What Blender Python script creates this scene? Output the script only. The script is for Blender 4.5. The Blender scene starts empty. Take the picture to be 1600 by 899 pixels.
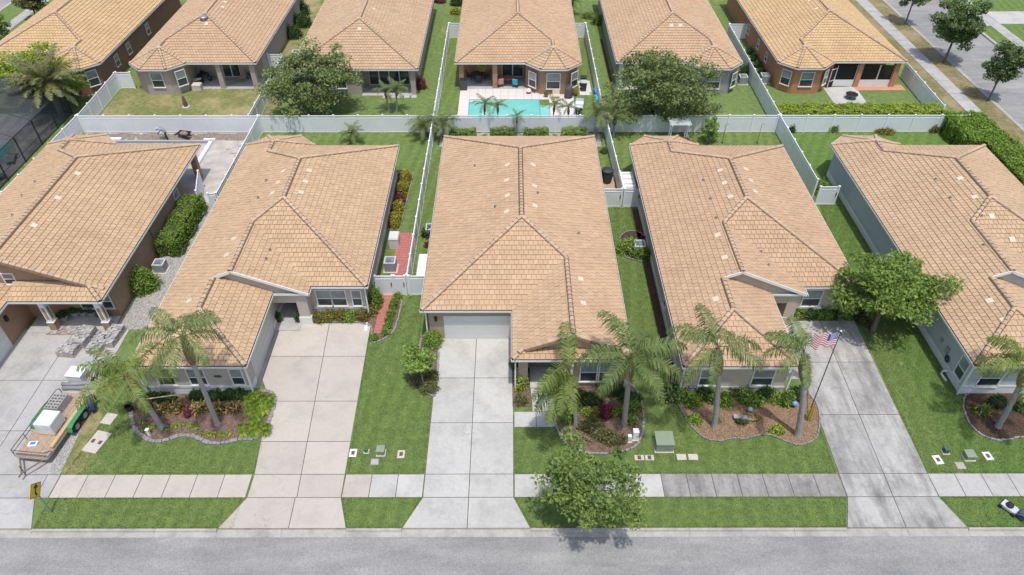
import bpy, math, random
import numpy as np
from mathutils import Vector, Matrix
R = math.radians
random.seed(7)
rng = np.random.default_rng(7)
scene = bpy.context.scene
col = scene.collection

# ------------------------------------------------------------------ camera, sky, sun, exposure
CAM_H, PITCH, FPX = 35.0, R(41.5), 1120.0
cam_data = bpy.data.cameras.new('camera')
cam_data.sensor_width = 36.0
cam_data.lens = 36.0 * FPX / 1600.0
cam_data.clip_end = 3000
cam = bpy.data.objects.new('camera', cam_data)
cam.location = (0, 0, CAM_H)
cam.rotation_euler = (math.pi / 2 - PITCH, 0, R(-0.1))
col.objects.link(cam)
scene.camera = cam

SUN_DIR = Vector((0.06, -0.27, 1.0)).normalized()          # towards the sun
SUN_EL = math.asin(SUN_DIR.z)
world = bpy.data.worlds.new('World')
scene.world = world
world.use_nodes = True
wn = world.node_tree
for n_ in list(wn.nodes): wn.nodes.remove(n_)
wo = wn.nodes.new('ShaderNodeOutputWorld'); wb = wn.nodes.new('ShaderNodeBackground'); ws = wn.nodes.new('ShaderNodeTexSky')
ws.sky_type = 'NISHITA'; ws.sun_disc = False
ws.sun_elevation = SUN_EL
ws.sun_rotation = math.atan2(SUN_DIR.x, SUN_DIR.y)
ws.air_density = 1.0; ws.dust_density = 2.5; ws.ozone_density = 1.0
wb.inputs['Strength'].default_value = 0.15
wn.links.new(ws.outputs[0], wb.inputs[0]); wn.links.new(wb.outputs[0], wo.inputs[0])

sun_data = bpy.data.lights.new('sun', 'SUN')
sun_data.energy = 2.7; sun_data.angle = R(1.6); sun_data.color = (1.0, 0.965, 0.91)
sun = bpy.data.objects.new('sun', sun_data)
sun.rotation_euler = SUN_DIR.to_track_quat('Z', 'Y').to_euler()
sun.location = (0, 0, 80)
col.objects.link(sun)
scene.view_settings.view_transform = 'Standard'
scene.view_settings.look = 'None'
scene.view_settings.exposure = 0.26
scene.view_settings.gamma = 1.0
scene.view_settings.use_curve_mapping = False
scene.cycles.max_bounces = 5
scene.cycles.transparent_max_bounces = 12

# ------------------------------------------------------------------ helpers
_S, _C = math.sin(PITCH), math.cos(PITCH)
def G(u, v, z=0.0):
    """survey: where a sight line through picture point (u, v) meets the level z"""
    dv = (v - 449.5) / FPX
    t = (CAM_H - z) / (_S + dv * _C)
    return ((u - 800) / FPX * t, (_C - dv * _S) * t)
def GP(pts, z=0.0): return [G(u, v, z) for u, v in pts]

def area2(p): return sum(p[i-1][0]*p[i][1] - p[i][0]*p[i-1][1] for i in range(len(p)))
def ccw(p): return list(p) if area2(p) > 0 else list(p)[::-1]
def inset(poly, d):
    """offset a CCW polygon inwards by d"""
    p = ccw(poly); n = len(p); out = []
    for i in range(n):
        a, b, c = Vector(p[i-1]), Vector(p[i]), Vector(p[(i+1) % n])
        e1 = (b - a).normalized(); e2 = (c - b).normalized()
        n1 = Vector((-e1.y, e1.x)); n2 = Vector((-e2.y, e2.x))
        k = 1 + n1.dot(n2)
        m = (n1 + n2) / max(k, .2)
        q = b + m * d
        out.append((q.x, q.y))
    return out
def smooth_poly(pts, it=2):
    for _ in range(it):
        o = []
        for i in range(len(pts)):
            a, b = pts[i], pts[(i+1) % len(pts)]
            o += [(a[0]*.75+b[0]*.25, a[1]*.75+b[1]*.25), (a[0]*.25+b[0]*.75, a[1]*.25+b[1]*.75)]
        pts = o
    return pts

class MB:
    def __init__(s): s.v = []; s.f = []; s.m = []; s.t = []
    def face(s, pts, m=0, t=0.5):
        k = len(s.v); s.v += [tuple(p) for p in pts]; s.f.append(tuple(range(k, k+len(pts)))); s.m.append(m); s.t.append(t)
    def mesh(s, vs, fs, m=0, t=0.5):
        k = len(s.v); s.v += [tuple(p) for p in vs]
        for f in fs: s.f.append(tuple(i+k for i in f)); s.m.append(m); s.t.append(t)
    def box(s, c, d, rz=0, m=0, t=0.5, rx=0, ry=0):
        M = Matrix.Translation(c) @ Matrix.Rotation(rz, 4, 'Z') @ Matrix.Rotation(ry, 4, 'Y') @ Matrix.Rotation(rx, 4, 'X')
        vs = [M @ Vector((x*d[0]/2, y*d[1]/2, z*d[2]/2)) for x in (-1,1) for y in (-1,1) for z in (-1,1)]
        s.mesh(vs, [(0,1,3,2),(4,6,7,5),(0,4,5,1),(2,3,7,6),(0,2,6,4),(1,5,7,3)], m, t)
        return s
    def bb(s, x0, x1, y0, y1, z0, z1, m=0, t=0.5):
        return s.box(((x0+x1)/2, (y0+y1)/2, (z0+z1)/2), (abs(x1-x0), abs(y1-y0), abs(z1-z0)), 0, m, t)
    def prism(s, poly, z0, z1, m=0, t=0.5, bottom=False):
        p = ccw(poly); n = len(p)
        vs = [(x, y, z0) for x, y in p] + [(x, y, z1) for x, y in p]
        fs = [tuple(range(n, 2*n))] + [(i, (i+1) % n, n+(i+1) % n, n+i) for i in range(n)]
        if bottom: fs.append(tuple(range(n-1, -1, -1)))
        s.mesh(vs, fs, m, t); return s
    def ring(s, poly, d0, d1, z0, z1, m=0, closed_edges=None):
        a = inset(poly, d0); b = inset(poly, d1); n = len(a)
        for i in range(n):
            if closed_edges is not None and i not in closed_edges: continue
            j = (i+1) % n
            vs = [(*a[i], z0), (*a[j], z0), (*b[j], z0), (*b[i], z0), (*a[i], z1), (*a[j], z1), (*b[j], z1), (*b[i], z1)]
            s.mesh(vs, [(0,3,2,1),(4,5,6,7),(0,1,5,4),(1,2,6,5),(2,3,7,6),(3,0,4,7)], m)
        return s
    def tube(s, pts, rad, n=8, m=0, t=0.5, cap=True):
        pts = [Vector(p) for p in pts]
        if not hasattr(rad, '__len__'): rad = [rad]*len(pts)
        k = len(s.v)
        for i, p in enumerate(pts):
            d = (pts[min(i+1, len(pts)-1)] - pts[max(i-1, 0)]).normalized()
            a = d.cross(Vector((0,0,1)) if abs(d.z) < .95 else Vector((1,0,0))).normalized(); b = d.cross(a)
            for q in range(n):
                an = 2*math.pi*q/n
                s.v.append(tuple(p + (a*math.cos(an) + b*math.sin(an))*rad[i]))
        for i in range(len(pts)-1):
            for q in range(n):
                s.f.append((k+i*n+q, k+i*n+(q+1) % n, k+(i+1)*n+(q+1) % n, k+(i+1)*n+q)); s.m.append(m); s.t.append(t)
        if cap:
            s.f.append(tuple(k+q for q in range(n))[::-1]); s.m.append(m); s.t.append(t)
            s.f.append(tuple(k+(len(pts)-1)*n+q for q in range(n))); s.m.append(m); s.t.append(t)
        return s
    def cyl(s, c, r, h, n=16, m=0, t=.5, axis='Z', r2=None):
        ax = {'Z': Vector((0,0,1)), 'X': Vector((1,0,0)), 'Y': Vector((0,1,0))}[axis]
        c = Vector(c)
        return s.tube([c - ax*h/2, c + ax*h/2], [r, r if r2 is None else r2], n, m, t)
    def lathe(s, c, prof, n=14, m=0, t=.5, sx=1, sy=1):
        k = len(s.v)
        for r, z in prof:
            for q in range(n):
                an = 2*math.pi*q/n; s.v.append((c[0]+r*sx*math.cos(an), c[1]+r*sy*math.sin(an), c[2]+z))
        for i in range(len(prof)-1):
            for q in range(n):
                s.f.append((k+i*n+q, k+i*n+(q+1) % n, k+(i+1)*n+(q+1) % n, k+(i+1)*n+q)); s.m.append(m); s.t.append(t)
        s.f.append(tuple(k+(len(prof)-1)*n+q for q in range(n))); s.m.append(m); s.t.append(t)
        return s
    def data(s, name, mats, smooth=False):
        me = bpy.data.meshes.new(name)
        me.from_pydata(s.v, [], s.f)
        for m in (mats if isinstance(mats, (list, tuple)) else [mats]): me.materials.append(m)
        if any(s.m): me.polygons.foreach_set('material_index', s.m)
        at = me.attributes.new('tone', 'FLOAT', 'FACE'); at.data.foreach_set('value', s.t)
        if smooth: me.polygons.foreach_set('use_smooth', [True]*len(s.f))
        me.update(); return me
    def build(s, name, mats, parent=None, smooth=False, kind=None):
        o = bpy.data.objects.new(name, s.data(name, mats, smooth)); col.objects.link(o)
        if parent is not None: o.parent = parent
        if kind: o['kind'] = kind
        return o

def tag(o, label, cat, group=None):
    o['label'] = label; o['category'] = cat
    if group: o['group'] = group
    return o
def thing(name, loc, label, cat, group=None, rz=0, sc=1):
    o = bpy.data.objects.new(name, None); col.objects.link(o)
    o.location = loc if len(loc) == 3 else (loc[0], loc[1], 0); o.rotation_euler = (0, 0, rz); o.scale = (sc, sc, sc)
    o.empty_display_size = .2
    return tag(o, label, cat, group)
def inst(name, me, parent, loc=(0,0,0), rot=(0,0,0), sc=(1,1,1), mw=None):
    o = bpy.data.objects.new(name, me); col.objects.link(o); o.parent = parent
    if mw is not None: o.matrix_local = mw
    else: o.location = loc; o.rotation_euler = rot; o.scale = sc if hasattr(sc, '__len__') else (sc, sc, sc)
    return o
def struct(o): o['kind'] = 'structure'; return o

# ------------------------------------------------------------------ materials
def srgb(r, g, b):
    f = lambda c: (c/255/12.92) if c/255 <= .04045 else ((c/255+.055)/1.055)**2.4
    return (f(r), f(g), f(b))
def newmat(name):
    m = bpy.data.materials.new(name); m.use_nodes = True
    nt = m.node_tree
    return m, nt, nt.nodes['Principled BSDF']
def coords(nt, kind='Object'):
    if kind == 'World':
        return nt.nodes.new('ShaderNodeNewGeometry').outputs['Position']
    return nt.nodes.new('ShaderNodeTexCoord').outputs[kind]
def noise(nt, vec, scale, detail=4, rough=.6):
    n = nt.nodes.new('ShaderNodeTexNoise'); n.inputs['Scale'].default_value = scale; n.inputs['Detail'].default_value = detail; n.inputs['Roughness'].default_value = rough
    nt.links.new(vec, n.inputs['Vector']); return n.outputs['Fac']
def ramp(nt, fac, stops):
    r = nt.nodes.new('ShaderNodeValToRGB'); e = r.color_ramp.elements
    while len(e) < len(stops): e.new(.5)
    for i, (p, c) in enumerate(stops): e[i].position = p; e[i].color = (*c[:3], 1)
    nt.links.new(fac, r.inputs[0]); return r.outputs[0]
def mixc(nt, fac, a, b, mode='MIX'):
    m = nt.nodes.new('ShaderNodeMix'); m.data_type = 'RGBA'; m.blend_type = mode
    for key, val in ((0, fac), (6, a), (7, b)):
        if hasattr(val, 'is_linked'): nt.links.new(val, m.inputs[key])
        else: m.inputs[key].default_value = val if key == 0 else (*val[:3], 1)
    return m.outputs[2]
def math_(nt, op, a, b=0.0):
    m = nt.nodes.new('ShaderNodeMath'); m.operation = op
    for i, val in enumerate((a, b)):
        if hasattr(val, 'is_linked'): nt.links.new(val, m.inputs[i])
        else: m.inputs[i].default_value = val
    return m.outputs[0]
def bump(nt, bs, h, strength, dist=.02):
    b = nt.nodes.new('ShaderNodeBump'); b.inputs['Strength'].default_value = strength; b.inputs['Distance'].default_value = dist
    nt.links.new(h, b.inputs['Height']); nt.links.new(b.outputs[0], bs.inputs['Normal'])
def scl(c, k): return tuple(min(1, x*k) for x in c)
_cache = {}
def plain(name, c, rough=.6, var=.12, scale=3.0, bmp=0.0, metal=0.0, spec=None):
    """a painted or solid surface with slight uneven tone"""
    if name in _cache: return _cache[name]
    m, nt, bs = newmat(name)
    p = coords(nt, 'World')
    f = noise(nt, p, scale, 5)
    nt.links.new(ramp(nt, f, [(.25, scl(c, 1-var)), (.75, scl(c, 1+var))]), bs.inputs['Base Color'])
    bs.inputs['Roughness'].default_value = rough; bs.inputs['Metallic'].default_value = metal
    if spec is not None: bs.inputs['Specular IOR Level'].default_value = spec
    if bmp: bump(nt, bs, noise(nt, p, scale*12, 3), bmp, .01)
    _cache[name] = m; return m
def tone_random(nt):
    at = nt.nodes.new('ShaderNodeAttribute'); at.attribute_name = 'tone'
    oi = nt.nodes.new('ShaderNodeObjectInfo')
    return math_(nt, 'FRACT', math_(nt, 'ADD', at.outputs['Fac'], oi.outputs['Random']))
def tile_mat(name, c, var=.07):
    m, nt, bs = newmat(name)
    p = coords(nt, 'World')
    tr = tone_random(nt)
    c0 = ramp(nt, tr, [(0, scl(c, 1-var)), (.45, c), (.8, scl(c, 1+var*.6)), (1, (c[0]*1.08, c[1]*1.10, c[2]*1.14))])
    stain = noise(nt, p, .35, 6, .65)
    c1 = mixc(nt, 1, c0, ramp(nt, stain, [(.3, (.89, .88, .87)), (.6, (1, 1, 1))]), 'MULTIPLY')
    g = noise(nt, p, 22, 4, .7)
    c2 = mixc(nt, 1, c1, ramp(nt, g, [(.3, (.86, .85, .84)), (.7, (1.0, 1.0, 1.0))]), 'MULTIPLY')
    nt.links.new(c2, bs.inputs['Base Color'])
    bs.inputs['Roughness'].default_value = .9; bs.inputs['Specular IOR Level'].default_value = .15
    bump(nt, bs, g, .35, .01)
    return m
def concrete_mat(name, c, stain_amt=.25, var=.06, streak=.0):
    m, nt, bs = newmat(name)
    p = coords(nt, 'World')
    oi = nt.nodes.new('ShaderNodeObjectInfo')
    base = ramp(nt, oi.outputs['Random'], [(0, scl(c, 1-var)), (1, scl(c, 1+var))])
    n1 = noise(nt, p, .55, 8, .68)
    base = mixc(nt, 1, base, ramp(nt, n1, [(.28, (1-stain_amt,)*3), (.55, (1, 1, 1)), (.8, (1-stain_amt*.3,)*3)]), 'MULTIPLY')
    n2 = noise(nt, p, 5, 6, .7)
    base = mixc(nt, 1, base, ramp(nt, n2, [(.3, (1-stain_amt*.45,)*3), (.62, (1, 1, 1))]), 'MULTIPLY')
    n3 = noise(nt, p, 60, 3, .7)
    base = mixc(nt, 1, base, ramp(nt, n3, [(.3, (.9,)*3), (.7, (1, 1, 1))]), 'MULTIPLY')
    if streak:
        mp = nt.nodes.new('ShaderNodeMapping'); mp.inputs['Scale'].default_value = (1.3, .22, 1); nt.links.new(p, mp.inputs[0])
        base = mixc(nt, 1, base, ramp(nt, noise(nt, mp.outputs[0], 1.0, 7, .7), [(.34, (1-streak,)*3), (.56, (1, 1, 1))]), 'MULTIPLY')
    # hairline cracks
    vo = nt.nodes.new('ShaderNodeTexVoronoi'); vo.feature = 'DISTANCE_TO_EDGE'; vo.inputs['Scale'].default_value = .17
    vv = nt.nodes.new('ShaderNodeVectorMath'); vv.operation = 'ADD'
    nn = nt.nodes.new('ShaderNodeTexNoise'); nn.inputs['Scale'].default_value = 1.3; nt.links.new(p, nn.inputs['Vector'])
    nt.links.new(p, vv.inputs[0]); nt.links.new(nn.outputs['Color'], vv.inputs[1]); nt.links.new(vv.outputs[0], vo.inputs['Vector'])
    base = mixc(nt, 1, base, ramp(nt, vo.outputs['Distance'], [(0, (.84,)*3), (.0022, (1, 1, 1))]), 'MULTIPLY')
    nt.links.new(base, bs.inputs['Base Color'])
    bs.inputs['Roughness'].default_value = .9; bs.inputs['Specular IOR Level'].default_value = .2
    bump(nt, bs, n3, .2, .005)
    return m
def grass_mat(name, green, dry, dry_amt, stripe=0.0):
    m, nt, bs = newmat(name)
    p = coords(nt, 'World')
    big = noise(nt, p, .28, 6, .62); mid = noise(nt, p, 2.2, 6, .7); fine = noise(nt, p, 17, 5, .75)
    c = mixc(nt, ramp(nt, mid, [(.3, (0,)*3), (.7, (1,)*3)]), scl(green, .70), scl(green, 1.26))
    f = math_(nt, 'ADD', math_(nt, 'MULTIPLY', big, .72), math_(nt, 'MULTIPLY', mid, .28))
    lo = .72 - dry_amt*.42
    c = mixc(nt, ramp(nt, f, [(lo, (0,)*3), (lo+.16, (1,)*3)]), c, dry)
    if stripe:
        w = nt.nodes.new('ShaderNodeTexWave'); w.inputs['Scale'].default_value = .32; w.inputs['Distortion'].default_value = .8; w.inputs['Detail'].default_value = 2
        mp = nt.nodes.new('ShaderNodeMapping'); mp.inputs['Rotation'].default_value = (0, 0, stripe); nt.links.new(p, mp.inputs[0]); nt.links.new(mp.outputs[0], w.inputs[0])
        c = mixc(nt, 1, c, ramp(nt, w.outputs['Fac'], [(.2, (.91,)*3), (.8, (1.05,)*3)]), 'MULTIPLY')
    c = mixc(nt, 1, c, ramp(nt, fine, [(.26, (.62, .64, .56)), (.5, (.95, .95, .93)), (.74, (1.25, 1.22, 1.2))]), 'MULTIPLY')
    nt.links.new(c, bs.inputs['Base Color'])
    bs.inputs['Roughness'].default_value = .95; bs.inputs['Specular IOR Level'].default_value = .1
    bump(nt, bs, fine, .8, .04)
    return m
def leaf_mat(name, dark, light, extra=None, trans=.36):
    m, nt, bs = newmat(name)
    at = nt.nodes.new('ShaderNodeAttribute'); at.attribute_name = 'tone'
    oi = nt.nodes.new('ShaderNodeObjectInfo')
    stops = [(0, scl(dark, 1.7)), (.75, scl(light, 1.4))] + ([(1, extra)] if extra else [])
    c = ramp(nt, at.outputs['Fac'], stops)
    hue = nt.nodes.new('ShaderNodeHueSaturation'); nt.links.new(c, hue.inputs['Color'])
    nt.links.new(math_(nt, 'ADD', math_(nt, 'MULTIPLY', oi.outputs['Random'], .3), .85), hue.inputs['Value'])
    nt.links.new(hue.outputs[0], bs.inputs['Base Color'])
    bs.inputs['Roughness'].default_value = .55; bs.inputs['Specular IOR Level'].default_value = .35
    tl = nt.nodes.new('ShaderNodeBsdfTranslucent'); nt.links.new(hue.outputs[0], tl.inputs['Color'])
    mx = nt.nodes.new('ShaderNodeMixShader'); mx.inputs[0].default_value = trans
    out = nt.nodes['Material Output']
    nt.links.new(bs.outputs[0], mx.inputs[1]); nt.links.new(tl.outputs[0], mx.inputs[2]); nt.links.new(mx.outputs[0], out.inputs['Surface'])
    return m
def mulch_mat(name, c, c2):
    m, nt, bs = newmat(name)
    p = coords(nt, 'World')
    v = nt.nodes.new('ShaderNodeTexVoronoi'); v.inputs['Scale'].default_value = 18; nt.links.new(p, v.inputs['Vector'])
    a = mixc(nt, noise(nt, p, 1.2, 6, .7), c, c2)
    a = mixc(nt, 1, a, ramp(nt, v.outputs['Color'], [(.1, (.5,)*3), (.9, (1.25,)*3)]), 'MULTIPLY')
    nt.links.new(a, bs.inputs['Base Color']); bs.inputs['Roughness'].default_value = 1; bs.inputs['Specular IOR Level'].default_value = .05
    bump(nt, bs, v.outputs['Distance'], .9, .04)
    return m
def road_mat():
    m, nt, bs = newmat('asphalt')
    p = coords(nt, 'World')
    mp = nt.nodes.new('ShaderNodeMapping'); mp.inputs['Scale'].default_value = (.25, 1.2, 1); nt.links.new(p, mp.inputs[0])
    a = ramp(nt, noise(nt, mp.outputs[0], .7, 8, .66), [(.25, (.20, .199, .197)), (.5, (.265, .262, .256)), (.75, (.335, .327, .315))])
    sp = noise(nt, p, 13, 6, .85)
    a = mixc(nt, 1, a, ramp(nt, sp, [(.28, (.58,)*3), (.5, (1,)*3), (.72, (1.45,)*3)]), 'MULTIPLY')
    blot = noise(nt, p, .16, 5, .6)
    a = mixc(nt, 1, a, ramp(nt, blot, [(.35, (.86, .86, .87)), (.6, (1.06, 1.06, 1.05))]), 'MULTIPLY')
    nt.links.new(a, bs.inputs['Base Color']); bs.inputs['Roughness'].default_value = .95; bs.inputs['Specular IOR Level'].default_value = .15
    bump(nt, bs, sp, .5, .01)
    return m
def glass_mat(name, c, rough=.08):
    m, nt, bs = newmat(name)
    p = coords(nt, 'World')
    nt.links.new(ramp(nt, noise(nt, p, .9, 2), [(.3, scl(c, .7)), (.7, scl(c, 1.3))]), bs.inputs['Base Color'])
    bs.inputs['Roughness'].default_value = rough; bs.inputs['IOR'].default_value = 1.5
    return m
def screen_mat(name, c, cover):
    m, nt, bs = newmat(name)
    bs.inputs['Base Color'].default_value = (*c, 1); bs.inputs['Roughness'].default_value = .8
    tr = nt.nodes.new('ShaderNodeBsdfTransparent'); mx = nt.nodes.new('ShaderNodeMixShader')
    f = noise(nt, coords(nt, 'World'), .6, 3)
    nt.links.new(ramp(nt, f, [(.3, (cover-.08,)*3), (.7, (cover+.08,)*3)]), mx.inputs[0])
    nt.links.new(tr.outputs[0], mx.inputs[1]); nt.links.new(bs.outputs[0], mx.inputs[2])
    nt.links.new(mx.outputs[0], nt.nodes['Material Output'].inputs['Surface'])
    return m
def water_mat():
    m, nt, bs = newmat('pool_water')
    p = coords(nt, 'World')
    nt.links.new(ramp(nt, noise(nt, p, .5, 3), [(.3, (.14, .46, .42)), (.7, (.20, .54, .50))]), bs.inputs['Base Color'])
    bs.inputs['Roughness'].default_value = .06
    bump(nt, bs, noise(nt, p, 3, 3), .12, .05)
    return m

TILE = {k: tile_mat('roof_tile_' + k, c) for k, c in dict(
    sand=(.53, .372, .232), peach=(.532, .366, .234), tan=(.52, .37, .238), rose=(.515, .352, .228), gold=(.585, .405, .222)).items()}
CAPM = tile_mat('ridge_cap_clay', (.52, .385, .275), .14)
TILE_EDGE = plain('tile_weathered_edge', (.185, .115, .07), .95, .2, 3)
DECKM = plain('roof_underlay', (.21, .125, .07), .95, .15)
WHITE = plain('white_vinyl', (.79, .80, .81), .45, .04, 1.5)
TRIM = plain('white_trim', (.70, .70, .68), .55, .05, 2)
GUTTER_SHADE = plain('gutter_shade', (.06, .055, .05), .9)  # near-black colour that paints the shade inside the gutters
GLASS = glass_mat('window_glass', (.045, .06, .06))
BLIND = glass_mat('window_with_blind', (.22, .26, .25), .2)
CONC_W = concrete_mat('concrete_white', (.505, .498, .473), .26)
CONC_P = concrete_mat('concrete_pink_beige', (.50, .452, .40), .16)
CONC_G = concrete_mat('concrete_weathered', (.455, .445, .425), .40, .08, .42)
CONC_D = concrete_mat('concrete_dark_weathered', (.345, .335, .318), .5, .10, .38)
CONC_M = concrete_mat('concrete_grey', (.45, .44, .425), .3)
JOINT = plain('joint_dirt', (.085, .075, .06), 1, .3, 4)
KERB = concrete_mat('kerb_concrete', (.43, .41, .38), .4)
ASPHALT = road_mat()
G_LUSH = grass_mat('lawn_lush', (.142, .205, .062), (.255, .25, .105), .34, R(8))
G_DEEP = grass_mat('lawn_deep', (.122, .198, .052), (.215, .235, .085), .26, R(28))
G_MID = grass_mat('lawn_mixed', (.150, .215, .072), (.31, .28, .125), .38)
G_DRY = grass_mat('lawn_dry', (.185, .20, .075), (.37, .30, .165), .62)
G_VERGE = grass_mat('verge_dry', (.19, .175, .08), (.31, .255, .155), .7)
MULCH_R = mulch_mat('mulch_red', (.17, .105, .082), (.25, .18, .148))
MULCH_B = mulch_mat('mulch_brown', (.235, .15, .09), (.32, .225, .15))
MULCH_D = mulch_mat('mulch_dark', (.07, .045, .035), (.13, .085, .065))
GRAVEL = mulch_mat('gravel_grey', (.33, .32, .30), (.46, .44, .41))
DIRT = mulch_mat('bare_dirt', (.22, .17, .135), (.36, .31, .27))
SAND = plain('sandy_ground', (.42, .385, .35), .95, .28, 1.1, .5)
STONE = plain('edging_stone', (.24, .235, .235), .9, .3, 5, .5)
PAVER_R = plain('red_paver', (.42, .15, .13), .85, .2, 5, .3)
BLACK = plain('black_metal', (.02, .02, .022), .45, .3)
GREYM = plain('grey_metal', (.32, .34, .35), .4, .1, 2, 0, .4)
LEAF = dict(
    verge=leaf_mat('leaf_verge', (.05, .085, .022), (.18, .245, .065)),
    oak=leaf_mat('leaf_oak', (.06, .092, .033), (.205, .255, .092)),
    tree=leaf_mat('leaf_bright', (.065, .115, .022), (.225, .32, .07)),
    dark=leaf_mat('leaf_dark', (.014, .04, .01), (.055, .11, .025)),
    street=leaf_mat('leaf_street', (.04, .075, .028), (.15, .21, .075)),
    hedge=leaf_mat('leaf_hedge', (.055, .11, .015), (.20, .30, .042)),
    lime=leaf_mat('leaf_lime', (.10, .15, .018), (.31, .38, .055)),
    yellow=leaf_mat('leaf_yellow', (.08, .10, .012), (.42, .36, .045), (.5, .42, .1)),
    orange=leaf_mat('leaf_orange', (.06, .10, .02), (.20, .19, .04), (.50, .17, .05)),
    croton=leaf_mat('leaf_croton', (.12, .085, .025), (.42, .29, .09), (.62, .48, .2)),
    red=leaf_mat('leaf_red', (.06, .015, .02), (.28, .03, .07)),
    olive=leaf_mat('leaf_olive', (.05, .06, .02), (.17, .17, .055)),
    palm=leaf_mat('palm_leaf', (.03, .055, .016), (.145, .195, .06), (.19, .23, .08), .3),
    palm_y=leaf_mat('palm_leaf_yellow', (.04, .07, .014), (.175, .23, .05), (.25, .28, .08), .3),
    date=leaf_mat('date_palm_leaf', (.05, .072, .03), (.17, .19, .08), (.36, .29, .09), .3),
    dead=leaf_mat('dead_frond', (.12, .085, .05), (.33, .25, .15), None, .2),
    grass=leaf_mat('grass_blade', (.05, .085, .022), (.14, .20, .06), (.26, .27, .11), .2))
BARK = plain('bark', (.16, .13, .105), .95, .3, 4, .6)
PALM_BARK = plain('palm_bark', (.30, .285, .265), .95, .22, 6, .6)
FIBRE = plain('palm_boot_fibre', (.20, .13, .085), 1, .4, 8, .8)

# ------------------------------------------------------------------ ground, streets, pavements
def sheet(name, poly, z, mat, z0=None):
    mb = MB()
    if z0 is None: mb.face([(x, y, z) for x, y in ccw(poly)])
    else: mb.prism(poly, z0, z, 0)
    return struct(mb.build(name, mat))
def rect(x0, x1, y0, y1): return [(x0, y0), (x1, y0), (x1, y1), (x0, y1)]
sheet('ground', rect(-1500, 1500, -600, 2000), -.30, G_MID)
sheet('road', rect(-1400, 1400, 9.0, 19.72), -.11, ASPHALT)
sheet('side_road', rect(50.45, 57.9, 19.72, 600), -.108, ASPHALT)
sheet('west_road', rect(-75, -67, 19.72, 600), -.108, ASPHALT)
FENCE_Y = 62.4
LOTX = [-41.6, -24.2, -7.45, 9.4, 25.85, 45.2]
YARD = [G_MID, G_LUSH, G_LUSH, G_LUSH, G_DEEP]
BYARD = [G_DRY, G_MID, G_LUSH, G_MID, G_MID]
for i in range(5):
    sheet('front_lawn', rect(LOTX[i], LOTX[i+1], 20.1, FENCE_Y), 0, YARD[i], -.3)
    sheet('back_lawn', rect(LOTX[i], LOTX[i+1], FENCE_Y, 140), 0, BYARD[i], -.3)
sheet('lawn_west', rect(-66.6, LOTX[0], 20.1, 140), 0, G_MID, -.3)
sheet('verge_grass', rect(LOTX[5], 50.05, 20.1, 140), 0, G_VERGE, -.3)
sheet('lawn_east', rect(58.3, 140, 20.1, 200), 0, G_LUSH, -.3)

# kerbs: sections of real kerb, a raised back and a sloping gutter pan
def kerb_run(name, x0, x1, step=3.05, low=False):
    base = None
    n = max(1, round((x1-x0)/step)); w = (x1-x0)/n
    h = MB()
    prof = [(19.70, -.28), (19.70, -.095), (19.98, -.075), (20.02, .035), (20.14, .045), (20.14, -.28)] if not low else \
           [(19.70, -.28), (19.70, -.095), (20.0, -.07), (20.14, .012), (20.14, -.28)]
    def piece(mb, a, b):
        k = len(prof)
        vs = [(a, y, z) for y, z in prof] + [(b, y, z) for y, z in prof]
        mb.mesh(vs, [(i, i+1, k+i+1, k+i) for i in range(k-1)] + [tuple(range(k))[::-1], tuple(range(k, 2*k))])
    base = MB(); base.bb(x0, x1, 19.76, 20.12, -.29, -.10)
    root = struct(base.build(name, JOINT))
    for i in range(n):
        mb = MB(); piece(mb, x0+i*w+.006, x0+(i+1)*w-.006); mb.build('kerb_section', KERB, root)
kerb_run('kerb', -48, -34.0); kerb_run('kerb', -25.55, -15.7); kerb_run('kerb', -8.8, -5.85); kerb_run('kerb', 1.05, 17.9); kerb_run('kerb', 24.4, 47)
kerb_run('dropped_kerb', -34.0, -25.55, low=True); kerb_run('dropped_kerb', -15.7, -8.8, low=True); kerb_run('dropped_kerb', -5.85, 1.05, low=True); kerb_run('dropped_kerb', 17.9, 24.4, low=True)
def side_kerb(name, x0, x1, rev=False):
    mb = MB(); base = MB(); base.bb(x0+.05, x1-.05, 20.2, 139, -.29, -.02)
    root = struct(base.build(name, JOINT))
    y = 56
    while y < 118:
        mb = MB(); mb.bb(x0, x1, y, y+2.97, -.28, .04 if not rev else .04); mb.build('kerb_section', KERB, root); y += 3
side_kerb('side_street_kerb', 50.05, 50.45); side_kerb('side_street_kerb', 57.9, 58.3)
side_kerb('west_street_kerb', -67.0, -66.6)

def slabs(name, quads, mat, top=.022, gap=.02, part='slab', base_mat=None):
    """a paved area: one dark bed and one object for each slab"""
    b = MB()
    for q in quads: b.prism(q, -.02, .008)
    root = struct(b.build(name, base_mat or JOINT))
    for q in quads:
        mb = MB(); mb.prism(inset(q, gap), .0, top + random.uniform(-.003, .003)); mb.build(part, mat if not isinstance(mat, list) else random.choice(mat), root)
    return root
def grid(cols, rows, cut=None):
    """cols: functions of y giving x; rows: y values"""
    out = []
    for r in range(len(rows)-1):
        for c in range(len(cols)-1):
            y0, y1 = rows[r], rows[r+1]
            out.append([(cols[c](y0), y0), (cols[c+1](y0), y0), (cols[c+1](y1), y1), (cols[c](y1), y1)])
    return out
def lin(y0, x0, y1, x1): return lambda y: x0 + (x1-x0)*(y-y0)/(y1-y0)
def const(x): return lambda y: x
SW0, SW1 = 22.02, 23.52
def walk(x0, x1, mat, step=1.52):
    n = max(1, round((x1-x0)/step)); w = (x1-x0)/n
    slabs('sidewalk', [rect(x0+i*w, x0+(i+1)*w, SW0, SW1) for i in range(n)], mat)
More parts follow.
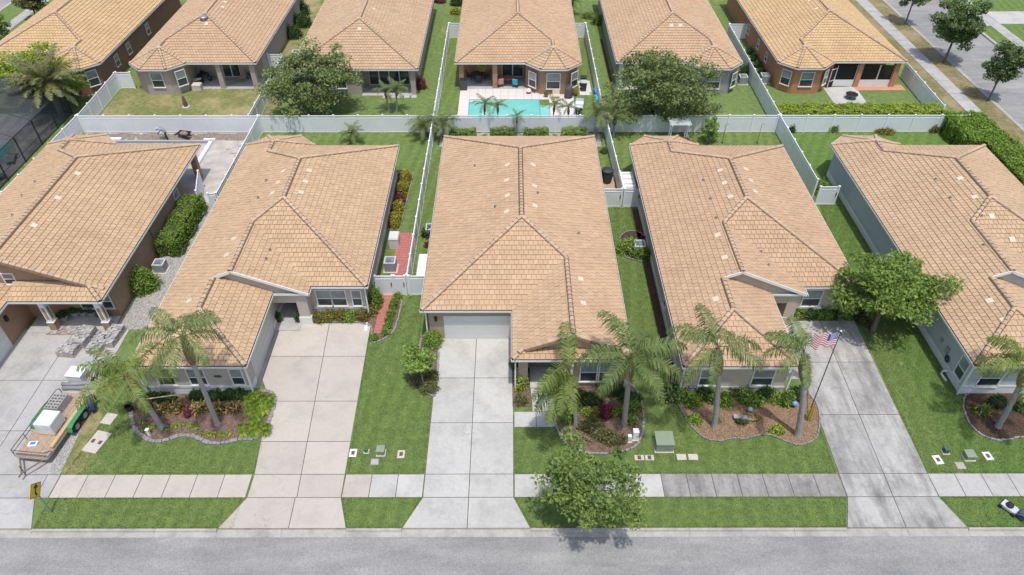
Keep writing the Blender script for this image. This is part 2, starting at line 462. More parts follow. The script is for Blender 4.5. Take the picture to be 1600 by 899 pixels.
walk(-50, -34, CONC_W); walk(-25.6, -14.72, CONC_P); walk(-9.4, -4.93, [CONC_W, CONC_P, CONC_M]); walk(.17, 8.5, CONC_W); walk(8.5, 18.6, CONC_D); walk(23.7, 46.4, CONC_M)
slabs('side_street_sidewalk', [rect(46.45, 48.05, 24+i*1.55, 24+(i+1)*1.55) for i in range(20, 56)], CONC_M)
slabs('east_sidewalk', [rect(60.2, 61.7, 60+i*1.55, 60+(i+1)*1.55) for i in range(0, 34)], CONC_M)
slabs('east_driveway', [rect(61.7, 66.5, 89.6, 93.8), rect(66.5, 72, 89.6, 93.8), rect(58.35, 60.2, 89.0, 94.4)], CONC_W)
slabs('west_sidewalk', [rect(-63.6, -62.1, 58+i*1.55, 58+(i+1)*1.55) for i in range(0, 30)], CONC_M)
# driveway of the house with the front garage
ys = [22.02, 23.52, G(0, 661)[1], G(0, 591)[1], 34.35]
L, Mx, Rr = const(-4.9), const(-2.36), const(.13)
slabs('driveway', grid([L, Mx, Rr], ys) + [[(-5.85, 20.15), (-2.36, 20.15), (-2.36, 22.02), (-4.9, 22.02)], [(-2.36, 20.15), (1.03, 20.15), (.13, 22.02), (-2.36, 22.02)]], CONC_W)
# beige side driveway
yb = [22.02, 23.52, G(0, 690)[1], G(0, 627)[1], G(0, 557)[1], 35.8]
cl = lambda y: -14.62 if y < 23.6 else (-14.62 + (y-23.52)*(-.10) if y < 29.3 else -15.2 - (y-29.3)*.75/1.2 if y < 30.5 else -16.0)
cm = lin(23.5, -11.95, 35.5, -12.65); cr = lin(22.0, -9.42, 35.5, -9.75)
qs = grid([cl, cm, cr], yb[:4]) 
y3 = yb[3]
qs += [[(cl(y3), y3), (cm(y3), y3), (cm(yb[4]), yb[4]), (-16.0, yb[4]), (-16.0, 30.6), (-15.3, 29.3)], [(cm(y3), y3), (cr(y3), y3), (cr(yb[4]), yb[4]), (cm(yb[4]), yb[4])]]
qs += [[(-16.0, yb[4]), (cm(yb[4]), yb[4]), (cm(yb[5]), yb[5]), (-16.0, yb[5])], [(cm(yb[4]), yb[4]), (cr(yb[4]), yb[4]), (cr(yb[5]), yb[5]), (cm(yb[5]), yb[5])]]
qs += [[(-15.68, 20.15), (-11.9, 20.15), (-11.95, 22.02), (-14.62, 22.02)], [(-11.9, 20.15), (-8.82, 20.15), (-9.42, 22.02), (-11.95, 22.02)]]
slabs('driveway', qs, CONC_P)
slabs('garage_apron', [rect(-16.42, -16.02, 29.9, 35.4)], CONC_G)
# weathered driveway beside the flag
cl = lin(22, 18.62, 34.6, 18.95); cm = lin(22, 21.15, 34.6, 21.6); cr = lin(22, 23.68, 34.6, 24.0)
yc = [22.02, 23.52, G(0, 649)[1], G(0, 567)[1], 36.0]
slabs('driveway', grid([cl, cm, cr], yc) + [[(17.95, 20.15), (21.1, 20.15), (21.15, 22.02), (18.62, 22.02)], [(21.1, 20.15), (24.38, 20.15), (23.68, 22.02), (21.15, 22.02)]] + [rect(17.75, 18.93, 30.6, 36.0)], CONC_G)
# driveway under the trailer
cols = [const(-36), const(-33.75), const(-30.1), const(-26.35)]
slabs('driveway', grid(cols[1:], [22.02, 23.52, 26.6, 30.6, 35.3]) + [[(-33.9, 20.15), (-30.1, 20.15), (-30.1, 22.02), (-33.0, 22.02)], [(-30.1, 20.15), (-25.6, 20.15), (-26.35, 22.02), (-30.1, 22.02)], rect(-26.35, -25.62, SW0, SW1)], CONC_M)
# porch walk and steps of the house with the front garage
slabs('porch_walk', [rect(.18, 1.52, 26.82, 28.0), rect(1.52, 2.9, 26.82, 28.0), rect(1.3, 2.85, 28.0, 29.2)], CONC_W)
st = MB(); st.bb(1.25, 2.95, 29.2, 29.75, 0, .12); struct(st.build('porch_step', CONC_W))
st = MB(); st.bb(1.2, 3.0, 29.75, 32.2, 0, .24); struct(st.build('porch_floor', CONC_W))
# red paver paths
def pavers(name, quad_rows, mat):
    b = MB()
    for q in quad_rows: b.prism(q, -.02, .008)
    return b
def paver_path(name, x0, x1, x2, x3, y0, y1, nx, ny):
    """a path whose sides run x0->x2 and x1->x3 from y0 to y1"""
    b = MB(); b.prism([(x0, y0), (x1, y0), (x3, y1), (x2, y1)], -.02, .036); root = struct(b.build(name, JOINT))
    for j in range(ny):
        for i in range(nx):
            f = lambda a, t: (x0+(x1-x0)*a + ((x2+(x3-x2)*a) - (x0+(x1-x0)*a))*t, y0+(y1-y0)*t)
            o = .5/nx*(j % 2)
            a0, a1 = max(0, i/nx-o), min(1, (i+1)/nx-o) if not (i == nx-1) else 1
            q = [f(a0, j/ny), f(a1, j/ny), f(a1, (j+1)/ny), f(a0, (j+1)/ny)]
            MB().prism(inset(q, .008), 0, .055).build('paver', PAVER_R, root)
p0, p1, p2, p3 = G(585, 522), G(609, 520), G(599, 460), G(618, 460)
paver_path('red_paver_path', p0[0], p1[0], p2[0], p3[0], p0[1], p2[1], 5, 14)
paver_path('red_paver_pad', -9.05, -7.75, -9.05, -7.75, 39.1, 46.2, 5, 22)

# planting beds and their edging
def bed(name, px, mat, edge=None, world=False, z=.03, sm=2):
    pts = px if world else GP(px)
    pts = smooth_poly(pts, sm) if sm else pts
    o = sheet(name, pts, z, mat, -.02)
    if edge is not None:
        p = ccw(pts); step = 0.0
        run = []
        for i in range(len(p)):
            a, b = Vector(p[i]), Vector(p[(i+1) % len(p)])
            run.append((a, b))
        mb = MB(); acc = 0
        for a, b in run:
            n = max(1, int((b-a).length/.22))
            for k in range(n):
                q = a.lerp(b, (k+.5)/n); an = math.atan2(b.y-a.y, b.x-a.x)
                mb.box((q.x+random.uniform(-.02, .02), q.y+random.uniform(-.02, .02), .05), ((b-a).length/n*.9, random.uniform(.10, .17)*edge, random.uniform(.07, .11)), an+random.uniform(-.15, .15), 0, random.random())
        mb.build('edging_stones', STONE, o, kind='stuff')
    return o
BED_H2 = [(207, 632), (207, 658), (216, 676), (238, 690), (256, 690), (285, 679), (308, 682), (325, 692), (350, 694), (376, 685), (411, 686), (434, 626), (428, 612), (402, 611), (396, 618), (225, 612)]
bed('planting_bed', BED_H2, MULCH_R, 1.6)
BED_H4 = [(1040, 592), (1062, 636), (1078, 663), (1096, 683), (1116, 691), (1136, 689), (1150, 685), (1166, 688), (1186, 681), (1206, 680), (1226, 690), (1246, 697), (1264, 695), (1280, 684), (1283, 652), (1276, 628), (1252, 605), (1066, 606)]
bed('planting_bed', BED_H4, MULCH_B, .5)
BED_H3 = [(866, 612), (868, 668), (888, 700), (930, 712), (985, 705), (1004, 690), (1008, 650), (1000, 612), (970, 590), (870, 590)]
bed('planting_bed', BED_H3, MULCH_R, .9)
BED_H3L = [(640, 578), (655, 556), (662, 520), (688, 520), (684, 622), (668, 615), (650, 598)]
bed('planting_bed', BED_H3L, MULCH_R, 1.0, sm=1)
bed('planting_bed', [(801, 560), (830, 560), (831, 636), (802, 636)], MULCH_R, None, sm=0)
bed('planting_bed', [(490, 502), (580, 504), (583, 524), (582, 536), (592, 535), (612, 524), (622, 508), (632, 462), (600, 455), (570, 458), (560, 488), (488, 490)], MULCH_R, .8, sm=1)
bed('planting_bed', [(1505, 628), (1510, 655), (1530, 680), (1560, 692), (1600, 684), (1640, 680), (1640, 612), (1515, 612)], MULCH_D, .7)
bed('planting_bed', [(10.85, 30), (10.25, 30), (10.1, 40), (10.2, 49.5), (10.85, 49.5)], MULCH_D, None, True, sm=0)
bed('planting_bed', [(968, 372), (975, 402), (995, 408), (1012, 410), (1016, 378), (1000, 362), (980, 362)], MULCH_D, .5)
bed('planting_bed', [(-10.3, 46.6), (-9.0, 46.6), (-8.75, 55), (-10.3, 55)], MULCH_D, .6, True, sm=0)
bed('planting_bed', rect(-6.8, 8.6, 59.6, 62.2), GRAVEL, None, True, sm=0)
bed('planting_bed', [(1225, 470), (1345, 470), (1352, 492), (1225, 505)], MULCH_D, None, sm=0)
bed('planting_bed', rect(-7.2, -6.3, 34.6, 44.5), MULCH_D, None, True, sm=0) if False else None
bed('gravel_path', [(-27.4, 35.2), (-25.1, 35.2), (-24.6, 50.5), (-26.9, 50.5)], GRAVEL, None, True, sm=0)
bed('gravel_strip', GP([(76, 741), (96, 741), (152, 622), (138, 618)]), GRAVEL, None, True, sm=0)
bed('dry_patch', [(94, 741), (128, 741), (140, 715), (150, 680), (165, 640), (150, 625), (120, 690)], G_DRY, None, sm=1, z=.004)
bed('bare_yard', rect(-41.3, -24.5, 50.5, 62.3), SAND, None, True, sm=0)
bed('dark_strip', rect(10.75, 11.1, 66, 85), MULCH_D, None, True, sm=0)

# ------------------------------------------------------------------ houses
SL = 5/12; ZE = 3.0; OV = .35
KS = (CAM_H-ZE)/(CAM_H-2.6)      # the roofs were measured for an eave at 2.6 m; this brings their plan to the real eave height
CAMV = Vector((0, 0, CAM_H))
def tile_mesh(mat, w=.325, d=.375):
    mb = MB(); a = w/2 - .009
    lo, hi = -.035, d+.01
    z0, z1, th = .062, .014, .03
    vs = [(-a, lo, z0-th-.02), (a, lo, z0-th-.02), (a, hi, z1-th), (-a, hi, z1-th), (-a, lo, z0), (a, lo, z0), (a, hi, z1), (-a, hi, z1)]
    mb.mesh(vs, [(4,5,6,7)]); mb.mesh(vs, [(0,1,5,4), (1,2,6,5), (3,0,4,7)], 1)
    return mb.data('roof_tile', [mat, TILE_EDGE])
def clip_half(poly, a, b, c):
    out = []; n = len(poly)
    for i in range(n):
        p, q = poly[i], poly[(i+1) % n]
        dp, dq = a*p[0]+b*p[1]+c, a*q[0]+b*q[1]+c
        if dp >= 0: out.append(p)
        if (dp > 0 and dq < 0) or (dp < 0 and dq > 0):
            t = dp/(dp-dq); out.append((p[0]+(q[0]-p[0])*t, p[1]+(q[1]-p[1])*t))
    return out
TW, TD = .33, .375
def roof(parent, planes, ridges, mat, n_single=300):
    """planes: (plan polygon, eave point, unit direction of rise, slope). Deck, tiles and ridge caps."""
    deck = MB(); pieces = MB(); full = []
    for poly, p, n, s in planes:
        n = Vector(n).normalized(); p = Vector(p); u = Vector((n.y, -n.x))
        zf = lambda x, y: ZE + s*((x-p.x)*n.x + (y-p.y)*n.y)
        deck.face([(x, y, zf(x, y)) for x, y in ccw(poly)])
        loc = [((Vector(q)-p).dot(u), (Vector(q)-p).dot(n)) for q in poly]
        us = [q[0] for q in loc]; vs = [q[1] for q in loc]
        cs = 1/math.sqrt(1+s*s); dd = TD*cs
        nrm = Vector((-n.x*s, -n.y*s, 1))*cs
        up3 = Vector((n.x, n.y, s))*cs; u3 = Vector((u.x, u.y, 0))
        for r in range(int(math.floor(min(vs)/dd)), int(max(vs)/dd)+1):
            strip = clip_half(clip_half(loc, 0, 1, -r*dd), 0, -1, (r+1)*dd)
            if len(strip) < 3: continue
            off = (r % 2)*.5*TW
            k0 = int(math.floor((min(q[0] for q in strip)-off)/TW)); k1 = int((max(q[0] for q in strip)-off)/TW)+1
            for k in range(k0, k1+1):
                a0 = k*TW+off
                t = clip_half(clip_half(strip, 1, 0, -a0), -1, 0, a0+TW)
                if len(t) < 3 or abs(area2(t))/2 < .008: continue
                lift = random.uniform(-.006, .008)
                if abs(area2(t))/2 > TW*dd*.995:
                    c2 = p + u*(a0+TW/2) + n*(r*dd)
                    o3 = Vector((c2.x, c2.y, zf(c2.x, c2.y))) + nrm*lift
                    full.append((o3, u3, up3, nrm))
                else:
                    cu, cv = sum(q[0] for q in t)/len(t), sum(q[1] for q in t)/len(t)
                    top = []; bot = []
                    for a, b in t:
                        a = cu+(a-cu)*.975; b2 = b - (.03 if b - r*dd < .01 else 0)
                        x, y = p.x+u.x*a+n.x*b2, p.y+u.y*a+n.y*b2
                        h = .062 - .048*(b-r*dd)/dd + lift
                        q0 = Vector((x, y, zf(x, y)))
                        top.append(q0+nrm*h); bot.append(q0+nrm*(h-.045))
                    m = len(top); tone = random.random()
                    if area2([(q.x, q.y) for q in top]) < 0: top.reverse(); bot.reverse()
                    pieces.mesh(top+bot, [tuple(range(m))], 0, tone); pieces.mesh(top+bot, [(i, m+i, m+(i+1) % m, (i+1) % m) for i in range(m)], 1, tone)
    dk = deck.build('roof', DECKM, parent)
    if n_single:
        seen = [f for f in full if f[3].dot(CAMV - f[0]) > 0]
        def big(f):
            q = f[0]; d = CAMV - q
            px = 800 + FPX*q.x/(q.y*_C+(CAM_H-q.z)*_S)
            return d.length_squared/max(.05, f[3].dot(d.normalized())) + (1e6 if not -5 < px < 1605 else 0)
        full.sort(key=big)
    me = tile_mesh(mat)
    for f in full[:n_single]:
        M = Matrix((( *[f[1][i] for i in range(1)], f[2].x, f[3].x, f[0].x), (f[1].y, f[2].y, f[3].y, f[0].y), (f[1].z, f[2].z, f[3].z, f[0].z), (0, 0, 0, 1)))
        inst('roof_tile', me, dk, mw=M)
    base = [Vector(v.co) for v in me.vertices]; fs = [tuple(q.vertices) for q in me.polygons]
    for f in full[n_single:]:
        q8 = [f[0]+f[1]*v.x+f[2]*v.y+f[3]*v.z for v in base]; tn_ = random.random()
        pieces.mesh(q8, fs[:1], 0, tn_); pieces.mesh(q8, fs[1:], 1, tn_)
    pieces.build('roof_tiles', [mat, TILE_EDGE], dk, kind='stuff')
    # barrel ridge and hip caps
    cap = MB(); prof = [(.145*math.cos(a), .12*math.sin(a)) for a in [math.pi*i/6 for i in range(7)]]
    LC = .40
    vs = [(x, -.02, z+.045) for x, z in prof] + [(x*.84, LC, z*.84+.01) for x, z in prof]
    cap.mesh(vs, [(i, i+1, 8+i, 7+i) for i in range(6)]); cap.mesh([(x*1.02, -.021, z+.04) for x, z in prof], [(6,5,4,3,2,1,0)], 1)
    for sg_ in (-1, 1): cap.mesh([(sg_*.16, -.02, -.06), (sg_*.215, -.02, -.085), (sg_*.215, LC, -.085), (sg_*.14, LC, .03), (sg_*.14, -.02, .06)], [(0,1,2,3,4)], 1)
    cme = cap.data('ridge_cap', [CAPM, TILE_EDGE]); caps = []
    for a, b in ridges:
        a, b = Vector(a), Vector(b)
        if a.z > b.z + .01: a, b = b, a
        d = (b-a); L_ = d.length; d.normalize(); n = max(1, int(L_/.38))
        x = d.cross(Vector((0, 0, 1))).normalized(); z = x.cross(d)
        for i in range(n):
            q = a + d*(L_*i/n) + z*.015
            caps.append(Matrix(((x.x, d.x, z.x, q.x), (x.y, d.y, z.y, q.y), (x.z, d.z, z.z, q.z), (0, 0, 0, 1))))
    if n_single:
        for M in caps: inst('ridge_cap', cme, dk, mw=M)
    else:
        mb = MB()
        base = [Vector(v.co) for v in cme.vertices]; fs = [tuple(q.vertices) for q in cme.polygons]
        mi_ = [q.material_index for q in cme.polygons]
        for M in caps:
            pv = [M @ v for v in base]; tn_ = random.random()
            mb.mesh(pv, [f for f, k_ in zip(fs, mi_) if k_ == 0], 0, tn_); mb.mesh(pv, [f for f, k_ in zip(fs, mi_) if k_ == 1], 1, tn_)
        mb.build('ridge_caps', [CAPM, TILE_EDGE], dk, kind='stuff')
    return dk

def bay_planes(T, x0, x1, yb, yf, inner, c=1.5):
    """rear breakfast bay: x0..x1, host eave yb, bay front yf (local, rear towards +y); inner = +1 when its inner side is x1"""
    h = (x1-x0)/2; m = (x0+x1)/2; ay = yf-h; vy = yb-h; za = SL*h
    P = []; 
    P.append(([(x0+c, yf), (x1-c, yf), (m, ay)], (m, yf), (0, -1), SL))
    for xs, sg in ((x0, 1), (x1, -1)):
        e = Vector((sg*c, c)).normalized(); n = Vector((e.y, -e.x)) if sg > 0 else Vector((-e.y, e.x))
        n = Vector((sg*1, -1)).normalized()
        dist = (Vector((m, ay)) - Vector((xs, yf-c))).dot(n)
        P.append(([(xs, yf-c), (xs+sg*c, yf), (m, ay)], (xs, yf-c), tuple(n), za/dist))
    xi = x1 if inner > 0 else x0
    P.append(([(xi, yf-c), (m, ay), (m, vy), (xi, yb)], (xi, yb), (-inner, 0), SL))
    Z = ZE
    rid = [((m, vy, Z+za), (m, ay, Z+za))] + [((x, y, Z), (m, ay, Z+za)) for x, y in ((x0, yf-c), (x0+c, yf), (x1-c, yf), (x1, yf-c))]
    return P, rid
class Tr:
    def __init__(s, sx=1, sy=1, tx=0, ty=0): s.a = (sx, sy, tx, ty)
    def p(s, q): return (s.a[0]*q[0]+s.a[2], s.a[1]*q[1]+s.a[3], *q[2:])
    def n(s, q): return (s.a[0]*q[0], s.a[1]*q[1])
    def planes(s, P): return [([s.p(q) for q in poly], s.p(p), s.n(n), k) for poly, p, n, k in P]
    def segs(s, Q): return [(s.p(a), s.p(b)) for a, b in Q]
    def poly(s, P): return [s.p(q) for q in P]

def window(parent, x, y, z, w, h, face=(0, -1), blind=True, name='window'):
    """sash window on a wall; (x, y) on the wall face, z sill height"""
    fx, fy = face; rz = math.atan2(fx, -fy)
    M = Matrix.Translation((x, y, z)) @ Matrix.Rotation(rz, 4, 'Z')      # local -y looks out
    fr = MB()
    def b(x0, x1, y0, y1, z0, z1, mb=fr): mb.bb(x0, x1, y0, y1, z0, z1)
    t = .07
    b(-w/2-t, -w/2, -.06, .02, -t, h+t); b(w/2, w/2+t, -.06, .02, -t, h+t); b(-w/2, w/2, -.06, .02, h, h+t); b(-w/2, w/2, -.055, .02, h*.47-.03, h*.47+.03)
    fr.v = [tuple(M @ Vector(v)) for v in fr.v]; o = fr.build(name, TRIM, parent)
    p = MB(); p.bb(-w/2, w/2, -.012, .0, 0, h*.47-.03); p.v = [tuple(M @ Vector(v)) for v in p.v]; p.build('pane', GLASS, o)
    p = MB(); p.bb(-w/2, w/2, -.03, -.018, h*.47+.03, h); p.v = [tuple(M @ Vector(v)) for v in p.v]; p.build('pane', BLIND if blind else GLASS, o)
    s = MB(); s.bb(-w/2-t-.03, w/2+t+.03, -.10, .02, -t-.08, -t); s.v = [tuple(M @ Vector(v)) for v in s.v]; s.build('sill', TRIM, o)
    return o
def eaves(parent, outline, skip=(), gmat=None):
    """soffit, fascia and rain gutter round an eave outline (world coordinates)"""
    o = ccw(outline)
    mb = MB(); mb.prism(inset(o, .02), ZE-.17, ZE-.15, 0, .5, True); mb.build('soffit', TRIM, parent)
    mb = MB(); mb.ring(o, .0, .03, ZE-.18, ZE-.005); mb.build('fascia', TRIM, parent)
    keep = [i for i in range(len(o)) if i not in skip]
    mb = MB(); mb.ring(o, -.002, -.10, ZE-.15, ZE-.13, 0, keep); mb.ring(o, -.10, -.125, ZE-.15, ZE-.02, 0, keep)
    mb.ring(o, -.004, -.098, ZE-.128, ZE-.075, 1, keep)  # dark fill standing in for shade in the channel
    mb.build('gutter', [gmat or TRIM, GUTTER_SHADE], parent)
def wall_block(parent, foot, mat, h=ZE-.17, name='wall', base=None):
    w = MB(); w.prism(foot, 0, h); o = w.build(name, mat, parent)
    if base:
        b = MB(); b.ring(foot, -.0, -.03, 0, base[1]); b.build('sunlit_wall_base', base[0], parent)  # strip whose pale colour paints sunlight on the foot of the wall
    return o
def stucco(name, c): return plain(name, c, .9, .08, 2.2, .35)
def vents(roofo, pts, size=.36):
    for x, y, z in pts: pass

def roof_item(parent, name, poly_pt, planes, mb_fn, mat):
    """something fixed on the roof at plan point; finds the slope it stands on"""
    x, y = poly_pt; best = None
    for poly, p, n, s in planes:
        ins = False; q = poly; k = len(q)
        for i in range(k):
            x1, y1 = q[i][:2]; x2, y2 = q[i-1][:2]
            if (y1 > y) != (y2 > y) and x < (x2-x1)*(y-y1)/(y2-y1)+x1: ins = not ins
        if ins:
            z = ZE + s*((x-p[0])*n[0]+(y-p[1])*n[1])
            if best is None or z > best[0]: best = (z, n, s)
    if best is None: return
    z, n, s = best; cs = 1/math.sqrt(1+s*s)
    N = Vector((-n[0]*s, -n[1]*s, 1))*cs; U = Vector((n[1], -n[0], 0)); V = N.cross(U)
    mb = MB(); mb_fn(mb)
    M = Matrix(((U.x, V.x, N.x, x), (U.y, V.y, N.y, y), (U.z, V.z, N.z, z), (0, 0, 0, 1)))
    mb.v = [tuple(M @ Vector(v)) for v in mb.v]
    mb.build(name, mat, parent)
def vent_shape(mb): mb.bb(-.19, .19, -.2, .2, .02, .078)
VENTM = plain('vent_tile', (.62, .52, .40), .8, .1)
def pipe_shape(mb): mb.cyl((0, 0, .11), .05, .16, 10); mb.cyl((0, 0, .06), .12, .03, 12)
PIPEM = plain('pipe_lead', (.22, .19, .17), .7)
def from_px(pts):
    """roof points read from the photograph: find the plan point on each slope"""
    out = []
    for u, v in pts:
        z = 4.3
        out.append((u, v))
    return out
def ray_roof(u, v, planes):
    best = None
    for poly, p, n, s in planes:
        # solve along the sight line
        dv = (v-449.5)/FPX; d = Vector(((u-800)/FPX, _C-dv*_S, -_S-dv*_C))
        den = d.z - s*(d.x*n[0]+d.y*n[1])
        t = (2.6 - s*(p[0]*n[0]+p[1]*n[1]) - CAM_H)/den
        x, y = d.x*t, d.y*t; ins = False; q = poly; k = len(q)
        for i in range(k):
            x1, y1 = q[i][:2]; x2, y2 = q[i-1][:2]
            if (y1 > y) != (y2 > y) and x < (x2-x1)*(y-y1)/(y2-y1)+x1: ins = not ins
        if ins and (best is None or t < best[0]): best = (t, x, y)
    return best and (best[1], best[2])
def put_vents(dk, planes, px, pipes=()):
    for u, v in px:
        q = ray_roof(u, v, planes)
        if q: roof_item(dk, 'roof_vent', q, planes, vent_shape, VENTM)
    for u, v in pipes:
        q = ray_roof(u, v, planes)
        if q: roof_item(dk, 'vent_pipe', q, planes, pipe_shape, PIPEM)

def rect_hip_with_bay(x0, x1, ys, ye, bay, bw=5.9, bd=1.7, c=1.5):
    """the common rear: hip roof, ridge along y, bay 'L', 'R' or None"""
    H = (x1-x0)/2; xm = (x0+x1)/2; zr = ZE+SL*H
    P = []; rid = [((xm, ys+H, zr), (xm, ye-H, zr)), ((x0, ys, ZE), (xm, ys+H, zr)), ((x1, ys, ZE), (xm, ys+H, zr))]
    S = ([(x0, ys), (x1, ys), (xm, ys+H)], (xm, ys), (0, 1), SL)
    W = [(x0, ys), (xm, ys+H), (xm, ye-H)]; E_ = [(x1, ys), (xm, ys+H), (xm, ye-H)]
    out = [(x0, ys), (x1, ys)]
    if bay == 'L':
        m = x0+bw/2; yf = ye+bd; vy = ye-bw/2; ay = yf-bw/2
        bp, br = bay_planes(None, x0, x0+bw, ye, yf, 1, c); P += bp; rid += br
        W += [(m, vy), (m, ay), (x0, yf-c)]; E_ += [(x1, ye)]
        N = [(x1, ye), (xm, ye-H), (m, vy), (x0+bw, ye)]
        rid += [((m, vy, ZE+SL*bw/2), (xm, ye-H, zr)), ((x1, ye, ZE), (xm, ye-H, zr))]
        out += [(x1, ye), (x0+bw, ye), (x0+bw, yf-c), (x0+bw-c, yf), (x0+c, yf), (x0, yf-c)]
    elif bay == 'R':
        m = x1-bw/2; yf = ye+bd; vy = ye-bw/2; ay = yf-bw/2
        bp, br = bay_planes(None, x1-bw, x1, ye, yf, -1, c); P += bp; rid += br
        E_ += [(m, vy), (m, ay), (x1, yf-c)]; W += [(x0, ye)]
        N = [(x0, ye), (xm, ye-H), (m, vy), (x1-bw, ye)]
        rid += [((m, vy, ZE+SL*bw/2), (xm, ye-H, zr)), ((x0, ye, ZE), (xm, ye-H, zr))]
        out += [(x1, yf-c), (x1-c, yf), (x1-bw+c, yf), (x1-bw, yf-c), (x1-bw, ye), (x0, ye)]
    else:
        W += [(x0, ye)]; E_ += [(x1, ye)]; N = [(x0, ye), (xm, ye-H), (x1, ye)]
        rid += [((x0, ye, ZE), (xm, ye-H, zr)), ((x1, ye, ZE), (xm, ye-H, zr))]
        out += [(x1, ye), (x0, ye)]
    return dict(P=P, W=W, E=E_, S=S, N=(N, (xm, ye), (0, -1), SL), rid=rid, out=out, xm=xm, H=H, zr=zr)

SILLBAND = TRIM
# --- the house with the side-facing garage (three of this plan)
def side_garage_house(X0, Y0, label, wallc, tile, windows, vent_px, pipes_px=(), gable_mat=None):
    T = Tr(1, 1, X0, Y0)
    hs = thing('house', (0, 0, 0), label, 'house', 'houses facing the front street'); hs.scale = (KS, KS, 1)
    wm = stucco('stucco_' + tile + '_' + str(int(X0)), wallc)
    B = rect_hip_with_bay(0, 13.3, 36.8, 55.4, 'L')
    gr, er = 7.03, 9.45; gm, em = gr/2, er/2; yf = 29.5; yg = 36.0
    P = list(B['P'])
    P.append(([(0, yf), (gm, yf+gm), (gm, yg), (em, yg), (em, 36.8+em)] + B['W'][1:], (0, 40), (1, 0), SL))
    P.append((B['E'], (13.3, 40), (-1, 0), SL)); P.append(B['N'])
    P.append(([(13.3, 36.8), (B['xm'], 36.8+B['H']), (em, 36.8+em), (er, 36.8)], (10, 36.8), (0, 1), SL))
    P.append(([(er, yg), (er, 36.8), (em, 36.8+em), (em, yg)], (er, 36), (-1, 0), SL))
    P.append(([(gr, yf), (gr, yg+.3), (gm, yg+.3), (gm, yf+gm)], (gr, 30), (-1, 0), SL))
    P.append(([(0, yf), (gr, yf), (gm, yf+gm)], (gm, yf), (0, 1), SL))
    rid = [r for r in B['rid'] if r[0] != (0, 36.8, ZE)]
    zg, zE = ZE+SL*gm, ZE+SL*em
    rid += [((0, yf, ZE), (gm, yf+gm, zg)), ((gr, yf, ZE), (gm, yf+gm, zg)), ((gm, yf+gm, zg), (gm, yg, zg)), ((em, yg, zE), (em, 36.8+em, zE)), ((em, 36.8+em, zE), (B['xm'], 36.8+B['H'], B['zr']))]
    W = T.planes(P)
    dk = roof(hs, W, T.segs(rid), TILE[tile])
    put_vents(dk, W, vent_px, pipes_px)
    out = [(0, yf), (gr, yf), (gr, yg), (er, yg), (er, 36.8), (13.3, 36.8)] + B['out'][2:]
    eaves(hs, T.poly(out), skip=(2,))
    foot = [(OV, yf+OV), (gr-OV, yf+OV), (gr-OV, 38.3), (8.45, 38.3), (8.45, 36.2), (er-.25, 36.2), (er-.25, 37.15), (13.3-OV, 37.15), (13.3-OV, 55.05), (5.9-OV, 55.05), (5.9-OV, 55.4), (4.25, 56.75), (1.65, 56.75), (OV, 55.4)]
    wall_block(hs, T.poly(foot), wm, base=(TRIM, .5))  # white base trim, raised to stand in for the sunlit lower wall
    # gable over the entry, with its rake boards
    g = MB(); pts = [(gr-OV-.01, 2.0), (8.5, 2.0), (er-.22, 2.0), (er-.22, ZE), (em, zE-.06), (gm-.2, zg-.1), (gm+.3, zg-.15), (gr, ZE+.0)]
    vs = [(X0+x, Y0+yg+.22, z) for x, z in pts] + [(X0+x, Y0+yg+.34, z) for x, z in pts]; k = len(pts)
    g.mesh(vs, [tuple(range(k)), tuple(range(k, 2*k))[::-1]] + [(i, (i+1) % k, k+(i+1) % k, k+i) for i in range(k)])
    g.build('gable_wall', gable_mat or wm, hs)
    for (xa, za), (xb, zb) in (((er+.05, ZE-.04), (em, zE)), ((gm-.1, zg-.06), (em, zE))):
        rb = MB(); L_ = math.hypot(xb-xa, zb-za)
        rb.box((X0+(xa+xb)/2, Y0+yg-.03, (za+zb)/2-.04), (L_, .06, .2), 0, 0, .5, 0, -math.atan2(zb-za, xb-xa) if xb > xa else math.atan2(zb-za, xa-xb))
        rb.build('rake_board', TRIM, hs)
    # garage door in the side wall, entry door
    gd = MB(); 
    for i in range(4): gd.bb(X0+gr-OV-.02, X0+gr-OV+.035, Y0+30.9, Y0+35.6, .03+i*.53, .03+i*.53+.515)
    gd.build('garage_door', plain('garage_door_grey', (.5, .5, .49), .5, .04), hs)
    d = MB(); d.bb(X0+6.85, X0+7.85, Y0+38.22, Y0+38.3, .1, 2.15); do = d.build('door', plain('door_wood', (.16, .10, .06), .5, .2), hs)
    d = MB(); d.lathe((X0+7.35, Y0+38.2, 1.55), [(.001, -.3), (.3, -.28), (.3, .0), (.001, .02)], 16, 0, .5, 1, .12); d.build('door_glass', GLASS, do)
    fl = MB(); fl.bb(X0+6.7, X0+8.45, Y0+35.5, Y0+38.3, 0, .09); fl.build('entry_floor', CONC_W, hs)
    pr = MB(); pr.bb(X0+8.38, X0+9.26, Y0+36.13, Y0+36.4, 0, .7); pr.build('pier_base', TRIM if X0 < 0 else wm, hs)
    for (x, y, z, w, h, fc) in windows: window(hs, X0+x, Y0+y, z, w, h, fc)
    # band of trim under the front windows
    for (a, b, y) in ((.3, gr-.3, yf+OV), (er-.2, 13.0, 37.15)):
        t = MB(); t.bb(X0+a, X0+b, Y0+y-.06, Y0+y-.0305, .62, .82); t.build('trim_band', TRIM, hs)
    for (x, y, z) in ((4.9, yf+OV, 1.65),) if X0 < 0 else ((12.2, 37.15, 1.7),):
        md = MB(); md.lathe((X0+x, Y0+y-.01, z), [(.001, -.13), (.2, -.09), (.27, 0), (.2, .09), (.001, .13)], 18, 0, .5, 1, .15); md.build('medallion', plain('medallion_iron', (.10, .085, .07), .6), hs)
